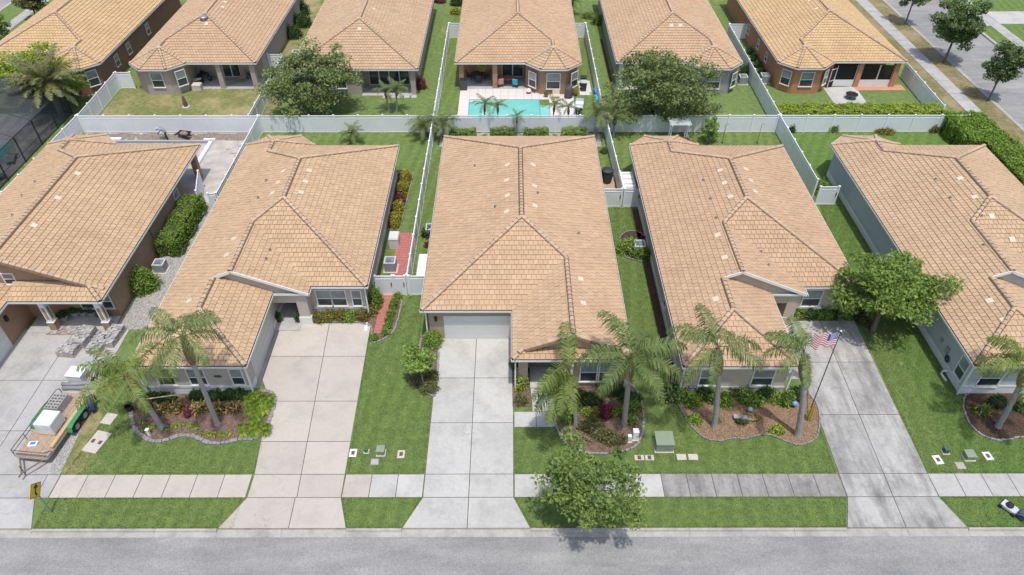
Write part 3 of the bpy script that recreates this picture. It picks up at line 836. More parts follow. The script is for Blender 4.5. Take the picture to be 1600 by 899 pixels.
    # down pipes at the corners
    for x, y in ((gr-.18, yf+.18), (13.3-.2, 36.98), (.15, yf+.2)):
        dp = MB(); dp.bb(X0+x-.045, X0+x+.045, Y0+y-.045, Y0+y+.045, .1, ZE-.15); dp.build('down_pipe', TRIM, hs)
    return hs
F, EA, WE = (0, -1), (1, 0), (-1, 0)
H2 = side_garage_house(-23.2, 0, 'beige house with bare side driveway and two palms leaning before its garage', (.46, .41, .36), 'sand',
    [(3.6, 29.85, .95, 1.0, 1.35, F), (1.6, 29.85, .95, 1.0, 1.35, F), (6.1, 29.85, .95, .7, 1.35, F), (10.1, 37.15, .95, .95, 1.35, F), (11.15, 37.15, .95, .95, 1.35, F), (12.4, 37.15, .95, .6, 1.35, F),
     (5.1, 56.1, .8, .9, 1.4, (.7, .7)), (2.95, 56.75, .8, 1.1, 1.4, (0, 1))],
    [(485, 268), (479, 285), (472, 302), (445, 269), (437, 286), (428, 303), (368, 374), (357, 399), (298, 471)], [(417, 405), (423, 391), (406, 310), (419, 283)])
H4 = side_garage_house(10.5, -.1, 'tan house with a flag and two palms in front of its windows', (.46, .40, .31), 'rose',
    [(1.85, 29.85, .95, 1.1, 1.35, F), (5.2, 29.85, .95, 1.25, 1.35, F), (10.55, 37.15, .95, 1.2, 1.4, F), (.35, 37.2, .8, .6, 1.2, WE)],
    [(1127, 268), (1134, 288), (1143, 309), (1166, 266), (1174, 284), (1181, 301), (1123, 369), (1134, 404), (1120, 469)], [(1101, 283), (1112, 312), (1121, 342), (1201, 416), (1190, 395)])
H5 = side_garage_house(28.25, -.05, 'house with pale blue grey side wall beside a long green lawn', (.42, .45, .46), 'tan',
    [(1.75, 29.85, .75, 1.3, 1.55, F), (4.6, 29.85, .75, 1.3, 1.55, F)],
    [(1502, 281), (1525, 310), (1551, 340), (1583, 376), (1548, 472), (1571, 502)], [(1464, 282), (1487, 311), (1535, 339), (1539, 385)])
# corner window wrapped round the front of the pale blue grey house
window(H5, 28.6, 30.6, .75, .8, 1.5, WE)
dp = MB(); dp.tube([(28.5, 31.4, .35), (28.2, 31.4, .35), (28.2, 31.4, .06), (28.25, 30.8, .05)], .07, 8); dp.build('drain_pipe', plain('pvc', (.7, .7, .68), .4, .04), H5)
mt = MB(); mt.bb(28.50, 28.6, 32.2, 32.55, 1.0, 1.5); mt.bb(28.52, 28.6, 33.1, 33.4, 1.2, 1.45); mt.build('electric_meter', GREYM, H5)
hr = MB(); hr.tube([(28.52, 32.0+.22*math.cos(a/8*2*math.pi), .85+.22*math.sin(a/8*2*math.pi)) for a in range(9)], .035, 6); hr.tube([(28.5, 32.0+.16*math.cos(a/8*2*math.pi), .85+.16*math.sin(a/8*2*math.pi)) for a in range(9)], .045, 6); hr.build('hose_reel', BLACK, H5)

# --- the house with the front garage
def front_garage_house():
    x0, x1, ys, ye = -5.9, 7.4, 34.4, 57.0
    hs = thing('house', (0, 0, 0), 'house with white front garage door at the head of a straight pale driveway', 'house', 'houses facing the front street'); hs.scale = (KS, KS, 1)
    wm = stucco('stucco_front_garage', (.38, .305, .22))
    B = rect_hip_with_bay(x0, x1, ys, ye, None)
    px0 = .12; h = (x1-px0)/2; m = (px0+x1)/2; yf = 30.0; yg = 30.55; zg = ZE+SL*h
    P = [(B['W'], (x0, 40), (1, 0), SL), B['N']]
    P.append(([(x1, yg), (m, yg), (m, ys+h)] + B['E'][1:], (x1, 40), (-1, 0), SL))
    P.append(([(px0, yg), (m, yg), (m, ys+h), (px0, ys)], (px0, 33), (1, 0), SL))
    P.append(([(x0, ys), (px0, ys), (m, ys+h), (B['xm'], ys+B['H'])], (x0, ys), (0, 1), SL))
    pent = .75
    P.append(([(px0, yf), (x1, yf), (x1-pent, yf+pent), (px0+pent, yf+pent)], (m, yf), (0, 1), SL))
    P.append(([(px0, yf), (px0+pent, yf+pent), (px0, yg)], (px0, yf), (1, 0), SL)); P.append(([(x1, yf), (x1-pent, yf+pent), (x1, yg)], (x1, yf), (-1, 0), SL))
    rid = [r for r in B['rid'] if r[0] != (x1, ys, ZE)]
    rid += [((m, yg, zg), (m, ys+h, zg)), ((m, ys+h, zg), (B['xm'], ys+B['H'], B['zr'])), ((px0, yf, ZE), (px0+pent, yf+pent, ZE+SL*pent)), ((x1, yf, ZE), (x1-pent, yf+pent, ZE+SL*pent)),
            ((px0+pent, yg, ZE+SL*pent), (m, yg, zg)), ((x1-pent, yg, ZE+SL*pent), (m, yg, zg))]
    dk = roof(hs, P, rid, TILE['peach'])
    put_vents(dk, P, [(834, 259), (836, 292), (837, 323), (795, 259), (794, 283), (795, 307), (794, 332), (908, 437), (912, 475)], [(841, 303), (776, 324), (744, 260), (905, 366)])
    out = [(x0, ys), (px0, ys), (px0, yf), (x1, yf), (x1, ye), (x0, ye)]
    eaves(hs, out)
    foot = [(x0+OV, ys+OV), (px0+OV, ys+OV), (px0+OV, 30.4), (1.05, 30.4), (1.05, 32.0), (3.1, 32.0), (3.1, 30.4), (x1-OV, 30.4), (x1-OV, ye-OV), (x0+OV, ye-OV)]
    wall_block(hs, foot, wm)
    g = MB(); pts = [(px0+pent-.1, ZE+.15), (x1-pent+.1, ZE+.15), (x1-pent, ZE+SL*pent-.04), (m, zg-.05), (px0+pent, ZE+SL*pent-.04)]; k = len(pts)
    vs = [(x, yg+.12, z) for x, z in pts] + [(x, yg+.22, z) for x, z in pts]
    g.mesh(vs, [tuple(range(k)), tuple(range(k, 2*k))[::-1]] + [(i, (i+1) % k, k+(i+1) % k, k+i) for i in range(k)]); g.build('gable_wall', wm, hs)
    dm = plain('garage_door_white', (.62, .62, .61), .5, .03)
    gd = MB()
    for i in range(4): gd.bb(-4.55, .32, ys+OV-.06, ys+OV+.02, .03+i*.535, .03+i*.535+.523)
    gd.build('garage_door', dm, hs)
    e = MB(); e.bb(1.05, 1.12, 31.9, 32.0, .24, 2.4); e.bb(1.12, 3.05, 31.88, 31.99, .24, 2.4); e.build('entry_door', plain('entry_shade', (.17, .165, .16), .6), hs)
    st_ = MB(); st_.bb(3.1, 3.95, 30.3, 30.4, 0, 2.3)
    so = st_.build('stone_pier', plain('pier_stone', (.34, .24, .17), .9, .3, 4, .6), hs)
    window(hs, 4.9, 30.4, .6, 1.0, 1.7); window(hs, 6.1, 30.4, .6, 1.0, 1.7)
    lp = MB(); lp.bb(-5.15, -4.98, ys+OV-.14, ys+OV, 1.75, 2.1); lp.build('wall_lamp', BLACK, hs)
    for x, y in ((x0+.2, ys+.2), (px0+.14, yf+.18), (x1-.15, yf+.2)):
        dp = MB(); dp.bb(x-.045, x+.045, y-.045, y+.045, .1, ZE-.15); dp.build('down_pipe', TRIM, hs)
    return hs
H3 = front_garage_house()

# --- the brown house with the porch
def porch_house():
    x0, x1, ys, ye = -40.75, -27.45, 36.4, 55.6
    hs = thing('house', (0, 0, 0), 'brown house with white porch columns beside stacked pavers and a trailer', 'house', 'houses facing the front street'); hs.scale = (KS, KS, 1)
    wm = stucco('stucco_brown', (.33, .215, .135))
    B = rect_hip_with_bay(x0, x1, ys, ye, 'L'); xm, H = B['xm'], B['H']
    P = list(B['P']) + [B['N']]
    gx = -33.7; gm = (x0+gx)/2; gh = (gx-x0)/2; yf = 27.5
    P.append(([(x1, ys), (xm, ys)] + B['E'][2:], (x1, 40), (-1, 0), SL))
    P.append(([(x0, yf), (gm, yf+gh), (gm, ys), (xm, ys)] + B['W'][2:], (x0, 40), (1, 0), SL))
    P.append(([(gx, yf), (gx, ys+.3), (gm, ys+.3), (gm, yf+gh)], (gx, 30), (-1, 0), SL)); P.append(([(x0, yf), (gx, yf), (gm, yf+gh)], (gm, yf), (0, 1), SL))
    py, pd = 35.3, 1.35
    P.append(([(gx, py), (x1, py), (x1-pd, py+pd), (gx, py+pd)], (-30, py), (0, 1), SL)); P.append(([(x1, py), (x1, ys), (x1-.7, ys), (x1-pd, py+pd)], (x1, py), (-1, 0), SL))
    rid = [r for r in B['rid'] if r[0] not in ((x0, ys, ZE), (x1, ys, ZE)) and r[0][1] != ys+H]
    rid += [((xm, ys, B['zr']), (xm, ye-H, B['zr'])), ((x1, py, ZE), (x1-1.1, py+1.1, ZE+SL*1.1)), ((x1-.2, ys, ZE+.08), (xm, ys, B['zr']))]
    dk = roof(hs, P, rid, TILE['sand'])
    put_vents(dk, P, [(124, 272), (93, 310), (56, 353)], [(58, 285), (38, 306), (23, 337)])
    eaves(hs, [(x0, yf), (gx, yf), (gx, py), (x1, py)] + B['out'][2:])
    foot = [(x0+OV, yf+OV), (gx-OV, yf+OV), (gx-OV, 37.0), (x1-OV, 37.0), (x1-OV, ye-4.6), (x1-3.5, ye-4.6), (x1-3.5, ye-OV), (x0+5.9-OV, ye-OV), (x0+5.9-OV, ye), (x0+4.25, ye+1.35), (x0+1.65, ye+1.35), (x0+OV, ye)]
    wall_block(hs, foot, wm)
    g = MB(); pts = [(x1-.4, ZE-.1), (x1-.4, ZE+.1), (xm, B['zr']-.06), (gm, ZE+SL*gh), (gx-.3, ZE-.1)]; k = len(pts)
    vs = [(x, ys+.35, z) for x, z in pts] + [(x, ys+.47, z) for x, z in pts]
    g.mesh(vs, [tuple(range(k))[::-1], tuple(range(k, 2*k))] + [(i, (i+1) % k, k+(i+1) % k, k+i) for i in range(k)]); g.build('gable_wall', wm, hs)
    L_ = math.hypot(H, SL*H)
    rb = MB(); rb.box(((x1+xm)/2, ys-.02, (ZE+B['zr'])/2-.06), (L_, .05, .18), 0, 0, .5, 0, math.atan2(SL*H, H)); rb.build('rake_board', TRIM, hs)
    window(hs, -33.9, ys+.35, 3.35, .7, .8); window(hs, -29.7, 37.0, .9, 1.0, 1.2); window(hs, -28.5, 37.0, .9, 1.0, 1.2)
    cm_ = TRIM
    for x in (-31.75, -28.0):
        c = MB(); c.bb(x-.24, x+.24, 35.42, 35.9, 0, .85); co = c.build('porch_column', wm, hs)
        c = MB(); c.bb(x-.2, x+.2, 35.46, 35.86, .92, ZE-.17); c.build('shaft', cm_, co)
        c = MB(); c.bb(x-.26, x+.26, 35.40, 35.92, .85, .92); c.build('cap', TRIM, co)
        c = MB(); c.bb(x-.1, x+.1, 35.445, 35.459, 1.15, 2.2); c.bb(x+.201, x+.214, 35.56, 35.76, 1.15, 2.2); c.build('inlay', wm, co)
    fl = MB(); fl.bb(gx, -27.8, 35.35, 37.0, 0, .06); fl.build('porch_floor', CONC_W, hs)
    gd = MB()
    for i in range(4): gd.bb(gx-OV-.02, gx-OV+.04, 28.6, 34.1, .03+i*.535, .03+i*.535+.52)
    gd.build('garage_door', plain('garage_door_white2', (.66, .66, .65), .5, .03), hs)
    lp = MB(); lp.bb(gx-OV, gx-OV+.16, 34.7, 34.9, 1.7, 2.1); lp.build('wall_lamp', BLACK, hs)
    c = MB(); c.bb(x1-.85, x1-.35, ye-.85, ye-.35, 0, ZE-.17); c.build('lanai_column', wm, hs)
    window(hs, x1-OV, 49.7, .9, .8, 1.2, EA)
    for y in (44.2,):
        dp = MB(); dp.bb(x1-OV, x1-OV+.07, y, y+.08, .1, ZE-.15); dp.build('down_pipe', plain('brown_pipe', (.2, .13, .09), .6), hs)
    return hs
H1 = porch_house()

# --- the back row, seen from their gardens
def back_house(X0, X1, Yrear, bay, label, wallc, tile, lanai, windows, vent_px=(), bw=5.8, lower=None, bd=1.6, ylen=24):
    """X0, X1 world; bay as it stands in the world ('L' west, 'R' east); lanai (xa, xb, depth) world; rear eave at Yrear facing -y"""
    T = Tr(1, -1, X0, Yrear + ylen)
    w = X1-X0
    hs = thing('house', (0, 0, 0), label, 'house', 'houses of the back row'); hs.scale = (KS, KS, 1)
    wm = stucco('stucco_b_' + str(int(X0)), wallc)
    B = rect_hip_with_bay(0, w, 0, ylen, bay, bw, bd)
    P = list(B['P']) + [B['N'], B['S'], (B['W'], (0, 5), (1, 0), SL), (B['E'], (w, 5), (-1, 0), SL)]
    WP = T.planes(P)
    dk = roof(hs, WP, T.segs(B['rid']), TILE[tile], 0)
    put_vents(dk, WP, vent_px)
    eaves(hs, T.poly(B['out']))
    yr = Yrear
    xa, xb, dp = lanai
    f = [(X0+OV, yr+ylen-OV), (X0+OV, yr+OV)]
    if bay == 'L':
        b1 = X0+bw
        f = [(X0+OV, yr+ylen-OV), (X0+OV, yr-.1), (X0+1.62, yr-bd+OV), (b1-1.62, yr-bd+OV), (b1-OV, yr-.1), (b1-OV, yr+OV), (xa, yr+OV), (xa, yr+dp), (xb, yr+dp)]
        if xb < X1-1: f += [(xb, yr+OV), (X1-OV, yr+OV)]
        else: f[-1] = (X1-OV, yr+dp)
        f += [(X1-OV, yr+ylen-OV)]
    elif bay == 'R':
        b0 = X1-bw
        f = [(X0+OV, yr+ylen-OV)]
        f += [(X0+OV, yr+dp)] if xa < X0+1 else [(X0+OV, yr+OV), (xa, yr+OV), (xa, yr+dp)]
        f += [(xb, yr+dp), (xb, yr+OV), (b0+OV, yr+OV), (b0+OV, yr-.1), (b0+1.62, yr-bd+OV), (X1-1.62, yr-bd+OV), (X1-OV, yr-.1), (X1-OV, yr+ylen-OV)]
    else:
        f = [(X0+OV, yr+ylen-OV), (X0+OV, yr+OV), (xa, yr+OV), (xa, yr+dp), (X1-OV, yr+dp), (X1-OV, yr+ylen-OV)]
    wall_block(hs, f, wm, base=lower)
    for (x, y, z, ww, h, fc) in windows: window(hs, x, y, z, ww, h, fc)
    return hs, wm
d7 = .7071
B1, _ = back_house(-56.9, -43.45, 72.6, 'R', 'reddish brown house behind the date palm', (.24, .135, .095), 'gold', (-56, -50, 2.5),
    [(-47.2, 71.35, .9, 1.2, 1.4, F), (-44.4, 71.85, .9, 1.0, 1.5, (d7, -d7)), (-43.8, 76.5, 1, .8, 1.1, EA), (-43.8, 79.8, 1, .8, 1.1, EA), (-43.8, 85.5, 1, .8, 1.1, EA)])
B2, wm2 = back_house(-40.2, -27.0, 72.5, 'L', 'taupe house with open lanai and a fan on its roof', (.40, .35, .30), 'peach', (-34.75, -27, 3.0),
    [(-37.3, 71.25, .95, 1.15, 1.5, F), (-34.95, 71.75, .95, .95, 1.5, (d7, -d7))], [(325, 38), (350, 12), (354, 4)])
B3, wm3 = back_house(-23.05, -9.75, 70.95, None, 'taupe house with plain hip roof between two lawns and garden palms', (.40, .335, .30), 'tan', (-15.9, -9.8, 2.6),
    [(-18.0, 71.3, .8, 1.0, 1.55, F)], [(564, 46), (556, 18), (586, 15), (562, 1)])
B4, wm4 = back_house(-5.85, 7.4, 72.5, 'R', 'orange brown house with bay window behind the swimming pool', (.36, .205, .125), 'peach', (-5.8, 1.6, 3.0),
    [(4.5, 71.25, .75, 1.35, 1.6, F), (2.3, 71.75, .75, .95, 1.5, (-d7, -d7)), (6.75, 71.75, .75, .95, 1.5, (d7, -d7))])
B5, wm5 = back_house(11.25, 24.45, 72.6, 'R', 'grey house with bay window partly hidden by a big oak', (.33, .315, .31), 'peach', (11.3, 17.5, 3.0),
    [(21.5, 71.35, .7, 1.3, 1.5, F), (19.3, 71.85, .7, .95, 1.4, (-d7, -d7)), (23.75, 71.85, .7, .8, 1.4, (d7, -d7))], [(1051, 41), (1065, 41)])
B6, wm6 = back_house(28.4, 42.0, 72.7, 'L', 'orange house with screened porch and garden beside the side street', (.46, .215, .115), 'gold', (34.6, 42, 3.2),
    [(31.35, 71.45, .9, 1.3, 1.45, F), (29.3, 71.95, .9, .95, 1.45, (-d7, -d7)), (33.5, 71.95, .9, .7, 1.45, (d7, -d7)), (28.75, 81, 1, .7, .9, WE), (28.75, 85.5, 1, .7, .9, WE), (28.75, 77.5, 1, .7, .9, WE)], [(1267, 2), (1278, 15)])
def lanai_post(parent, x, y, mat, w=.45): MB().bb(x-w/2, x+w/2, y-w/2, y+w/2, 0, ZE-.17).build('lanai_column', mat, parent)
for x in (-31.2, -27.6): lanai_post(B2, x, 72.9, wm2, .5)
lanai_post(B3, -10.35, 71.4, wm3, .5)
for x in (-5.3, -1.7): lanai_post(B4, x, 72.95, wm4, .5)
for x in (11.8,): lanai_post(B5, x, 73.0, TRIM, .4)
for x in (37.5, 41.4): lanai_post(B6, x, 73.15, wm6, .5)
def floor(parent, x0, x1, y0, y1, mat=CONC_M, z=.05): MB().bb(x0, x1, y0, y1, 0, z).build('lanai_floor', mat, parent)
floor(B2, -34.7, -27.3, 72.6, 75.4); floor(B3, -15.9, -10.1, 71.0, 73.5, CONC_W); floor(B4, -5.4, 1.6, 72.55, 75.4); floor(B5, 11.6, 17.5, 72.4, 75.5, CONC_W)
# sliding doors under the lanais
def slider(parent, x0, x1, y, n=2):
    w = (x1-x0)/n
    for i in range(n):
        fr = MB(); a, b = x0+i*w, x0+(i+1)*w
        fr.bb(a, a+.06, y-.05, y, .05, 2.2); fr.bb(b-.06, b, y-.05, y, .05, 2.2); fr.bb(a+.06, b-.06, y-.05, y, 2.12, 2.2); fr.bb(a+.06, b-.06, y-.05, y, .05, .14)
        o = fr.build('sliding_door', TRIM, parent); MB().bb(a+.06, b-.06, y-.03, y-.01, .14, 2.12).build('pane', GLASS, o)
slider(B2, -31.9, -30.0, 75.49); slider(B3, -15.4, -11.0, 73.53, 4); slider(B4, -1.0, 1.4, 75.49); slider(B5, 12.5, 16.5, 75.59, 3)
# screened porch of the orange house
SCR = screen_mat('insect_screen', (.015, .014, .013), .80)
for x0, x1 in ((35.1, 37.2), (37.75, 39.6), (39.68, 41.15)):
    fr = MB(); fr.bb(x0-.04, x0+.02, 73.1, 73.18, .1, 2.4); fr.bb(x1-.02, x1+.04, 73.1, 73.18, .1, 2.4); so = fr.build('screen_frame', TRIM, B6)
    MB().bb(x0+.02, x1-.02, 73.13, 73.15, .78, 2.42).build('screen', SCR, so); MB().bb(x0+.02, x1-.02, 73.1, 73.18, .05, .78).build('kick_panel', TRIM, so)
sd = MB(); sd.bb(34.3, 34.36, 72.6, 72.68, .05, 2.1); sd.bb(35.0, 35.06, 73.02, 73.1, .05, 2.1)
sd.box((34.68, 72.85, 2.1), (.9, .06, .08), math.atan2(.45, .72)); sd.box((34.68, 72.85, .8), (.9, .06, .08), math.atan2(.45, .72)); sdo = sd.build('screen_door', TRIM, B6)
MB().box((34.68, 72.85, 1.1), (.8, .02, 1.9), math.atan2(.45, .72)).build('screen', SCR, sdo)
# attic fan on the roof
WPX = (320, 25)
fan = MB(); fan.lathe((-33.55, 78.2, 5.25), [(.32, 0), (.32, .28), (.45, .34), (.45, .42), (.3, .52), (.05, .55)], 16); fan.build('roof_fan', GREYM, B2, True)

# ------------------------------------------------------------------ fences
FPOST, PANELS = None, {}
def fence_post_mesh(h=1.86):
    mb = MB(); mb.bb(-.065, .065, -.065, .065, 0, h); mb.bb(-.085, .085, -.085, .085, h, h+.03)
    mb.mesh([(-.085, -.085, h+.03), (.085, -.085, h+.03), (.085, .085, h+.03), (-.085, .085, h+.03), (0, 0, h+.1)], [(0,1,4), (1,2,4), (2,3,4), (3,0,4)])
    return mb.data('post', WHITE)
POST = fence_post_mesh()
VPANEL = plain('vinyl_panel', (.74, .77, .79), .4, .05, 1.0)
def panel_meshes(w):
    k = round(w, 2)
    if k in PANELS: return PANELS[k]
    p = MB(); n = max(2, round((w-.14)/.15)); bw_ = (w-.14)/n
    for i in range(n): p.bb(-w/2+.07+i*bw_+.004, -w/2+.07+(i+1)*bw_-.004, -.018, .018, .1, 1.5)
    p.bb(-w/2+.07, w/2-.07, -.008, .008, .1, 1.5)
    r = MB(); r.bb(-w/2+.065, w/2-.065, -.03, .03, 1.74, 1.83); r2 = MB(); r2.bb(-w/2+.065, w/2-.065, -.03, .03, 1.5, 1.57); r3 = MB(); r3.bb(-w/2+.065, w/2-.065, -.03, .03, .03, .12)
    s = MB(); nn = int(w/.11)
    for i in range(nn): s.bb(-w/2+.1+i*(w-.2)/nn, -w/2+.1+i*(w-.2)/nn+.06, -.01, .01, 1.57, 1.74)
    PANELS[k] = (p.data('panel', VPANEL), [q.data('rail', WHITE) for q in (r, r2, r3)], s.data('pickets', WHITE))
    return PANELS[k]
def fence(p0, p1, label, group='white vinyl garden fences', first=True, last=True, n=None):
    a, b = Vector(p0), Vector(p1); L_ = (b-a).length; n = n or max(1, round(L_/2.44)); w = L_/n; d = (b-a)/L_; rz = math.atan2(d.y, d.x)
    f = thing('vinyl_fence', (a.x, a.y, 0), label, 'fence', group, rz)
    for i in range(n+1):
        if (i == 0 and not first) or (i == n and not last): continue
        inst('post', POST, f, (i*w, 0, 0))
    pm, rails, pick = panel_meshes(w)
    for i in range(n):
        c = ((i+.5)*w, 0, 0)
        inst('panel', pm, f, c)
        for r in rails: inst('rail', r, f, c)
        o = inst('pickets', pick, f, c); o['kind'] = 'stuff'
    return f
FY = FENCE_Y
fence((-41.5, FY), (-24.3, FY), 'long white fence behind the dug up pool yard')
fence((-24.1, FY), (-7.6, FY), 'white fence behind the beige house lawn, a garden oak rising above it')
fence((-7.4, FY), (9.0, FY), 'white fence between the swimming pool and the row of clipped hedges')
fence((9.2, FY), (25.7, FY), 'white fence behind the tan flag house, near the arbor')
fence((25.95, FY), (44.0, FY), 'white fence in front of the long clipped garden hedge')
fence((-24.2, FY-.2), (-24.2, 49.3), 'white side fence running beside the dug up pool yard')
fence((-7.45, FY-.2), (-7.45, 38.9), 'white side fence running past the red paver pad and air conditioner')
fence((9.1, FY-.2), (9.35, 50.0), 'white side fence beside the black lidded cart')
fence((25.85, FY-.2), (25.85, 51.2), 'white side fence between the tan flag house and the blue grey house')
fence((-41.7, FY), (-41.9, 46.8), 'white side fence beside the dark screened pool enclosure')
fence((-41.6, FY+.2), (-41.9, 71.7), 'white side fence between date palm and open lanai lawn')
fence((-41.8, 71.9), (-40.3, 71.9), 'short white fence with gate joining the open lanai house', n=1)
fence((-25.2, FY+.2), (-25.2, 76.3), 'white side fence hidden under the garden oak crown')
fence((-26.9, 76.4), (-25.4, 76.4), 'short white fence next to air conditioner behind the garden oak', n=1)
fence((-7.45, FY+.2), (-7.45, 85.2), 'white side fence between pool garden and plain hip roofed house')
fence((-7.3, 85.3), (-5.6, 85.3), 'short white fence joining the pool house on its lawn side', n=1)
fence((9.0, FY+.2), (9.0, 85.2), 'white side fence between the pool garden and the grey bay house')
fence((7.3, 85.3), (8.9, 85.3), 'short white fence joining the pool house beside the grey house', n=1)
fence((25.9, FY+.2), (26.1, 84.9), 'white side fence between grey bay house and orange screened porch house')
fence((26.2, 85.0), (28.6, 85.0), 'short white fence joining the orange screened porch house', n=1)
fence((42.5, 64.3), (42.9, 74.3), 'white fence beside the side street pavement')
def gate(p0, p1, label, group='white vinyl gates', rz_open=0):
    a, b = Vector(p0), Vector(p1); L_ = (b-a).length; d = (b-a)/L_
    g = thing('vinyl_gate', (a.x, a.y, 0), label, 'gate', group, math.atan2(d.y, d.x)+rz_open)
    pm, rails, pick = panel_meshes(L_)
    c = (L_/2, 0, 0)
    inst('panel', pm, g, c); 
    for r in rails: inst('rail', r, g, c)
    o = inst('pickets', pick, g, c); o['kind'] = 'stuff'
    inst('post', POST, g, (0, 0, 0)); inst('post', POST, g, (L_, 0, 0))
    MB().bb(L_-.12, L_-.05, -.08, -.035, .9, 1.25).build('latch', BLACK, g)
    return g
gate((-9.75, 38.75), (-8.5, 38.75), 'closed white gate at the end of the red paver path')
gate((-8.35, 38.75), (-7.6, 38.75), 'narrow white fence panel right beside the red path gate')
gate((-7.3, 38.75), (-6.0, 38.75), 'white fence panel with open top between garage house and side fence')
gate((7.45, 49.8), (9.2, 49.8), 'white gate in front of the black lidded cart')
gate((9.45, 49.8), (10.75, 49.8), 'white fence panel in front of the white storage shed')
gate((25.75, 50.1), (27.3, 50.1), 'white gate beside the pale blue grey wall')
gate((-26.8, 52.6), (-26.0, 49.6), 'open white gate leaf by the brown house hedge')
gate((-24.9, 49.2), (-24.3, 49.2), 'narrow white panel at the foot of the gravel path fence')

# ------------------------------------------------------------------ vegetation
def quads_mesh(name, V, tone, mat):
    """V: (n, 4, 3) array of quads"""
    n = len(V); me = bpy.data.meshes.new(name)
    me.vertices.add(n*4); me.vertices.foreach_set('co', V.reshape(-1).astype(np.float32))
    me.loops.add(n*4); me.loops.foreach_set('vertex_index', np.arange(n*4, dtype=np.int32))
    me.polygons.add(n); me.polygons.foreach_set('loop_start', np.arange(0, n*4, 4, dtype=np.int32)); me.polygons.foreach_set('loop_total', np.full(n, 4, dtype=np.int32))
    me.materials.append(mat); me.update(calc_edges=True)
    at = me.attributes.new('tone', 'FLOAT', 'FACE'); at.data.foreach_set('value', tone.astype(np.float32))
    return me
def unit(v): return v/np.maximum(np.linalg.norm(v, axis=1, keepdims=True), 1e-6)
def leaves(P, N, size, aspect=.5, flat=.55):
    """diamond leaves at P whose normals lean towards N"""
    n = len(P)
    nr = unit(N*flat + rng.normal(size=(n, 3))*.6)
    a = unit(np.cross(nr, rng.normal(size=(n, 3)))); b = np.cross(nr, a)
    l = size*rng.uniform(.6, 1.35, (n, 1)); w = l*aspect
    tip = a*l - nr*l*.18
    return np.stack([P - a*l*.9, P + b*w, P + tip, P - b*w], axis=1)
def leaf_part(name, P, N, size, mat, parent, aspect=.5, tone=None, flat=.55):
    V = leaves(P, N, size, aspect, flat)
    t = rng.uniform(0, 1, len(P)) if tone is None else tone
    o = bpy.data.objects.new(name, quads_mesh(name, V, t, mat)); col.objects.link(o); o.parent = parent
    return o
def crown_cloud(c, r, n, clumps, cr=.30):
    c = np.array(c); r = np.array(r)
    d = unit(rng.normal(size=(clumps, 3))); d[:, 2] = d[:, 2]*.9 + .08
    rad = rng.uniform(.35, 1.0, (clumps, 1))**.55
    lump = rng.uniform(.8, 1.12, (clumps, 1))
    az_ = np.arctan2(d[:, 1], d[:, 0]); ph = rng.uniform(0, 6.3, 4)
    lobe = 1 + .16*np.sin(az_*2+ph[0]) + .13*np.sin(az_*5+ph[1]) + .12*np.sin(d[:, 2]*5+az_*3+ph[2])
    C = d*rad*lump*lobe[:, None]*.82
    idx = rng.integers(0, clumps, n); sz = rng.uniform(.6, 1.25, clumps)
    q = unit(rng.normal(size=(n, 3)))*(rng.uniform(0, 1, (n, 1))**.45)*cr*sz[idx][:, None]
    q[:, 2] *= .62
    P = C[idx] + q
    N = unit(q + np.array([0, 0, .55]))
    tone = np.clip(rng.uniform(0, 1, n)*.65 + rng.uniform(0, .35, clumps)[idx], 0, 1)
    return c + P*r, N, tone, c + C*r
def tree(base, c, r, n, size, leaf, label, trunk_r=.14, clumps=46, group=None, cr=.30, forks=7, cat='tree', aspect=.5):
    bx, by = base
    t = thing('tree', (bx, by, 0), label, cat, group)
    P, N, tone, C = crown_cloud((c[0]-bx, c[1]-by, c[2]), r, n, clumps, cr)
    leaf_part('crown', P, N, size, LEAF[leaf], t, aspect, tone)
    mb = MB(); hz = max(.6, c[2]-r[2]*.75)
    top = Vector((c[0]-bx, c[1]-by, c[2]))
    fork = Vector(((c[0]-bx)*.3, (c[1]-by)*.3, hz))
    mb.tube([(0, 0, -.05), (0.02, 0, .15), fork*.5, fork], [trunk_r*1.5, trunk_r*1.1, trunk_r, trunk_r*.85], 9)
    for i in range(forks):
        e = Vector(C[i % len(C)]); m_ = fork.lerp(e, .5) + Vector((0, 0, .15*r[2]))
        mb.tube([fork, m_, e], [trunk_r*.6, trunk_r*.38, trunk_r*.12], 6)
    mb.build('trunk', BARK, t, True)
    return t
ST = 'young trees along the side street'
tree((4.5, 20.5), (4.1, 20.35, 3.7), (3.1, 2.5, 2.35), 8000, .12, 'verge', 'leafy tree on the front verge shading kerb and pavement', .13, 85, None, .23)
tree((24.9, 35.0), (25.0, 35.3, 3.7), (3.7, 3.5, 2.7), 11500, .145, 'tree', 'broad bright green tree between flag driveway and blue grey wall', .17, 100, None, .23)
tree((-20.3, 65.6), (-19.9, 65.4, 3.6), (5.1, 4.2, 3.8), 13500, .15, 'oak', 'garden oak over the fence before the plain hip roofed house', .2, 130, None, .21)
tree((14.2, 65.0), (14.3, 64.0, 3.8), (5.9, 4.8, 4.1), 16500, .155, 'oak', 'large garden oak hiding the corner of the grey bay house', .22, 150, None, .20)
tree((49.55, 78.4), (49.6, 78.5, 4.4), (3.1, 2.8, 3.1), 11000, .16, 'street', 'largest rounded street tree on the side street verge', .13, 60, ST, .28)
tree((49.9, 69.0), (50.1, 69.2, 3.8), (2.2, 2.1, 2.8), 6500, .15, 'street', 'smaller sparse street tree with dark shadow near the hedge corner', .1, 40, ST, .3)
tree((49.7, 89.6), (49.8, 89.8, 4.0), (2.1, 2.0, 2.5), 6000, .15, 'street', 'street tree standing beside the side street driveway crossing', .1, 40, ST, .3)
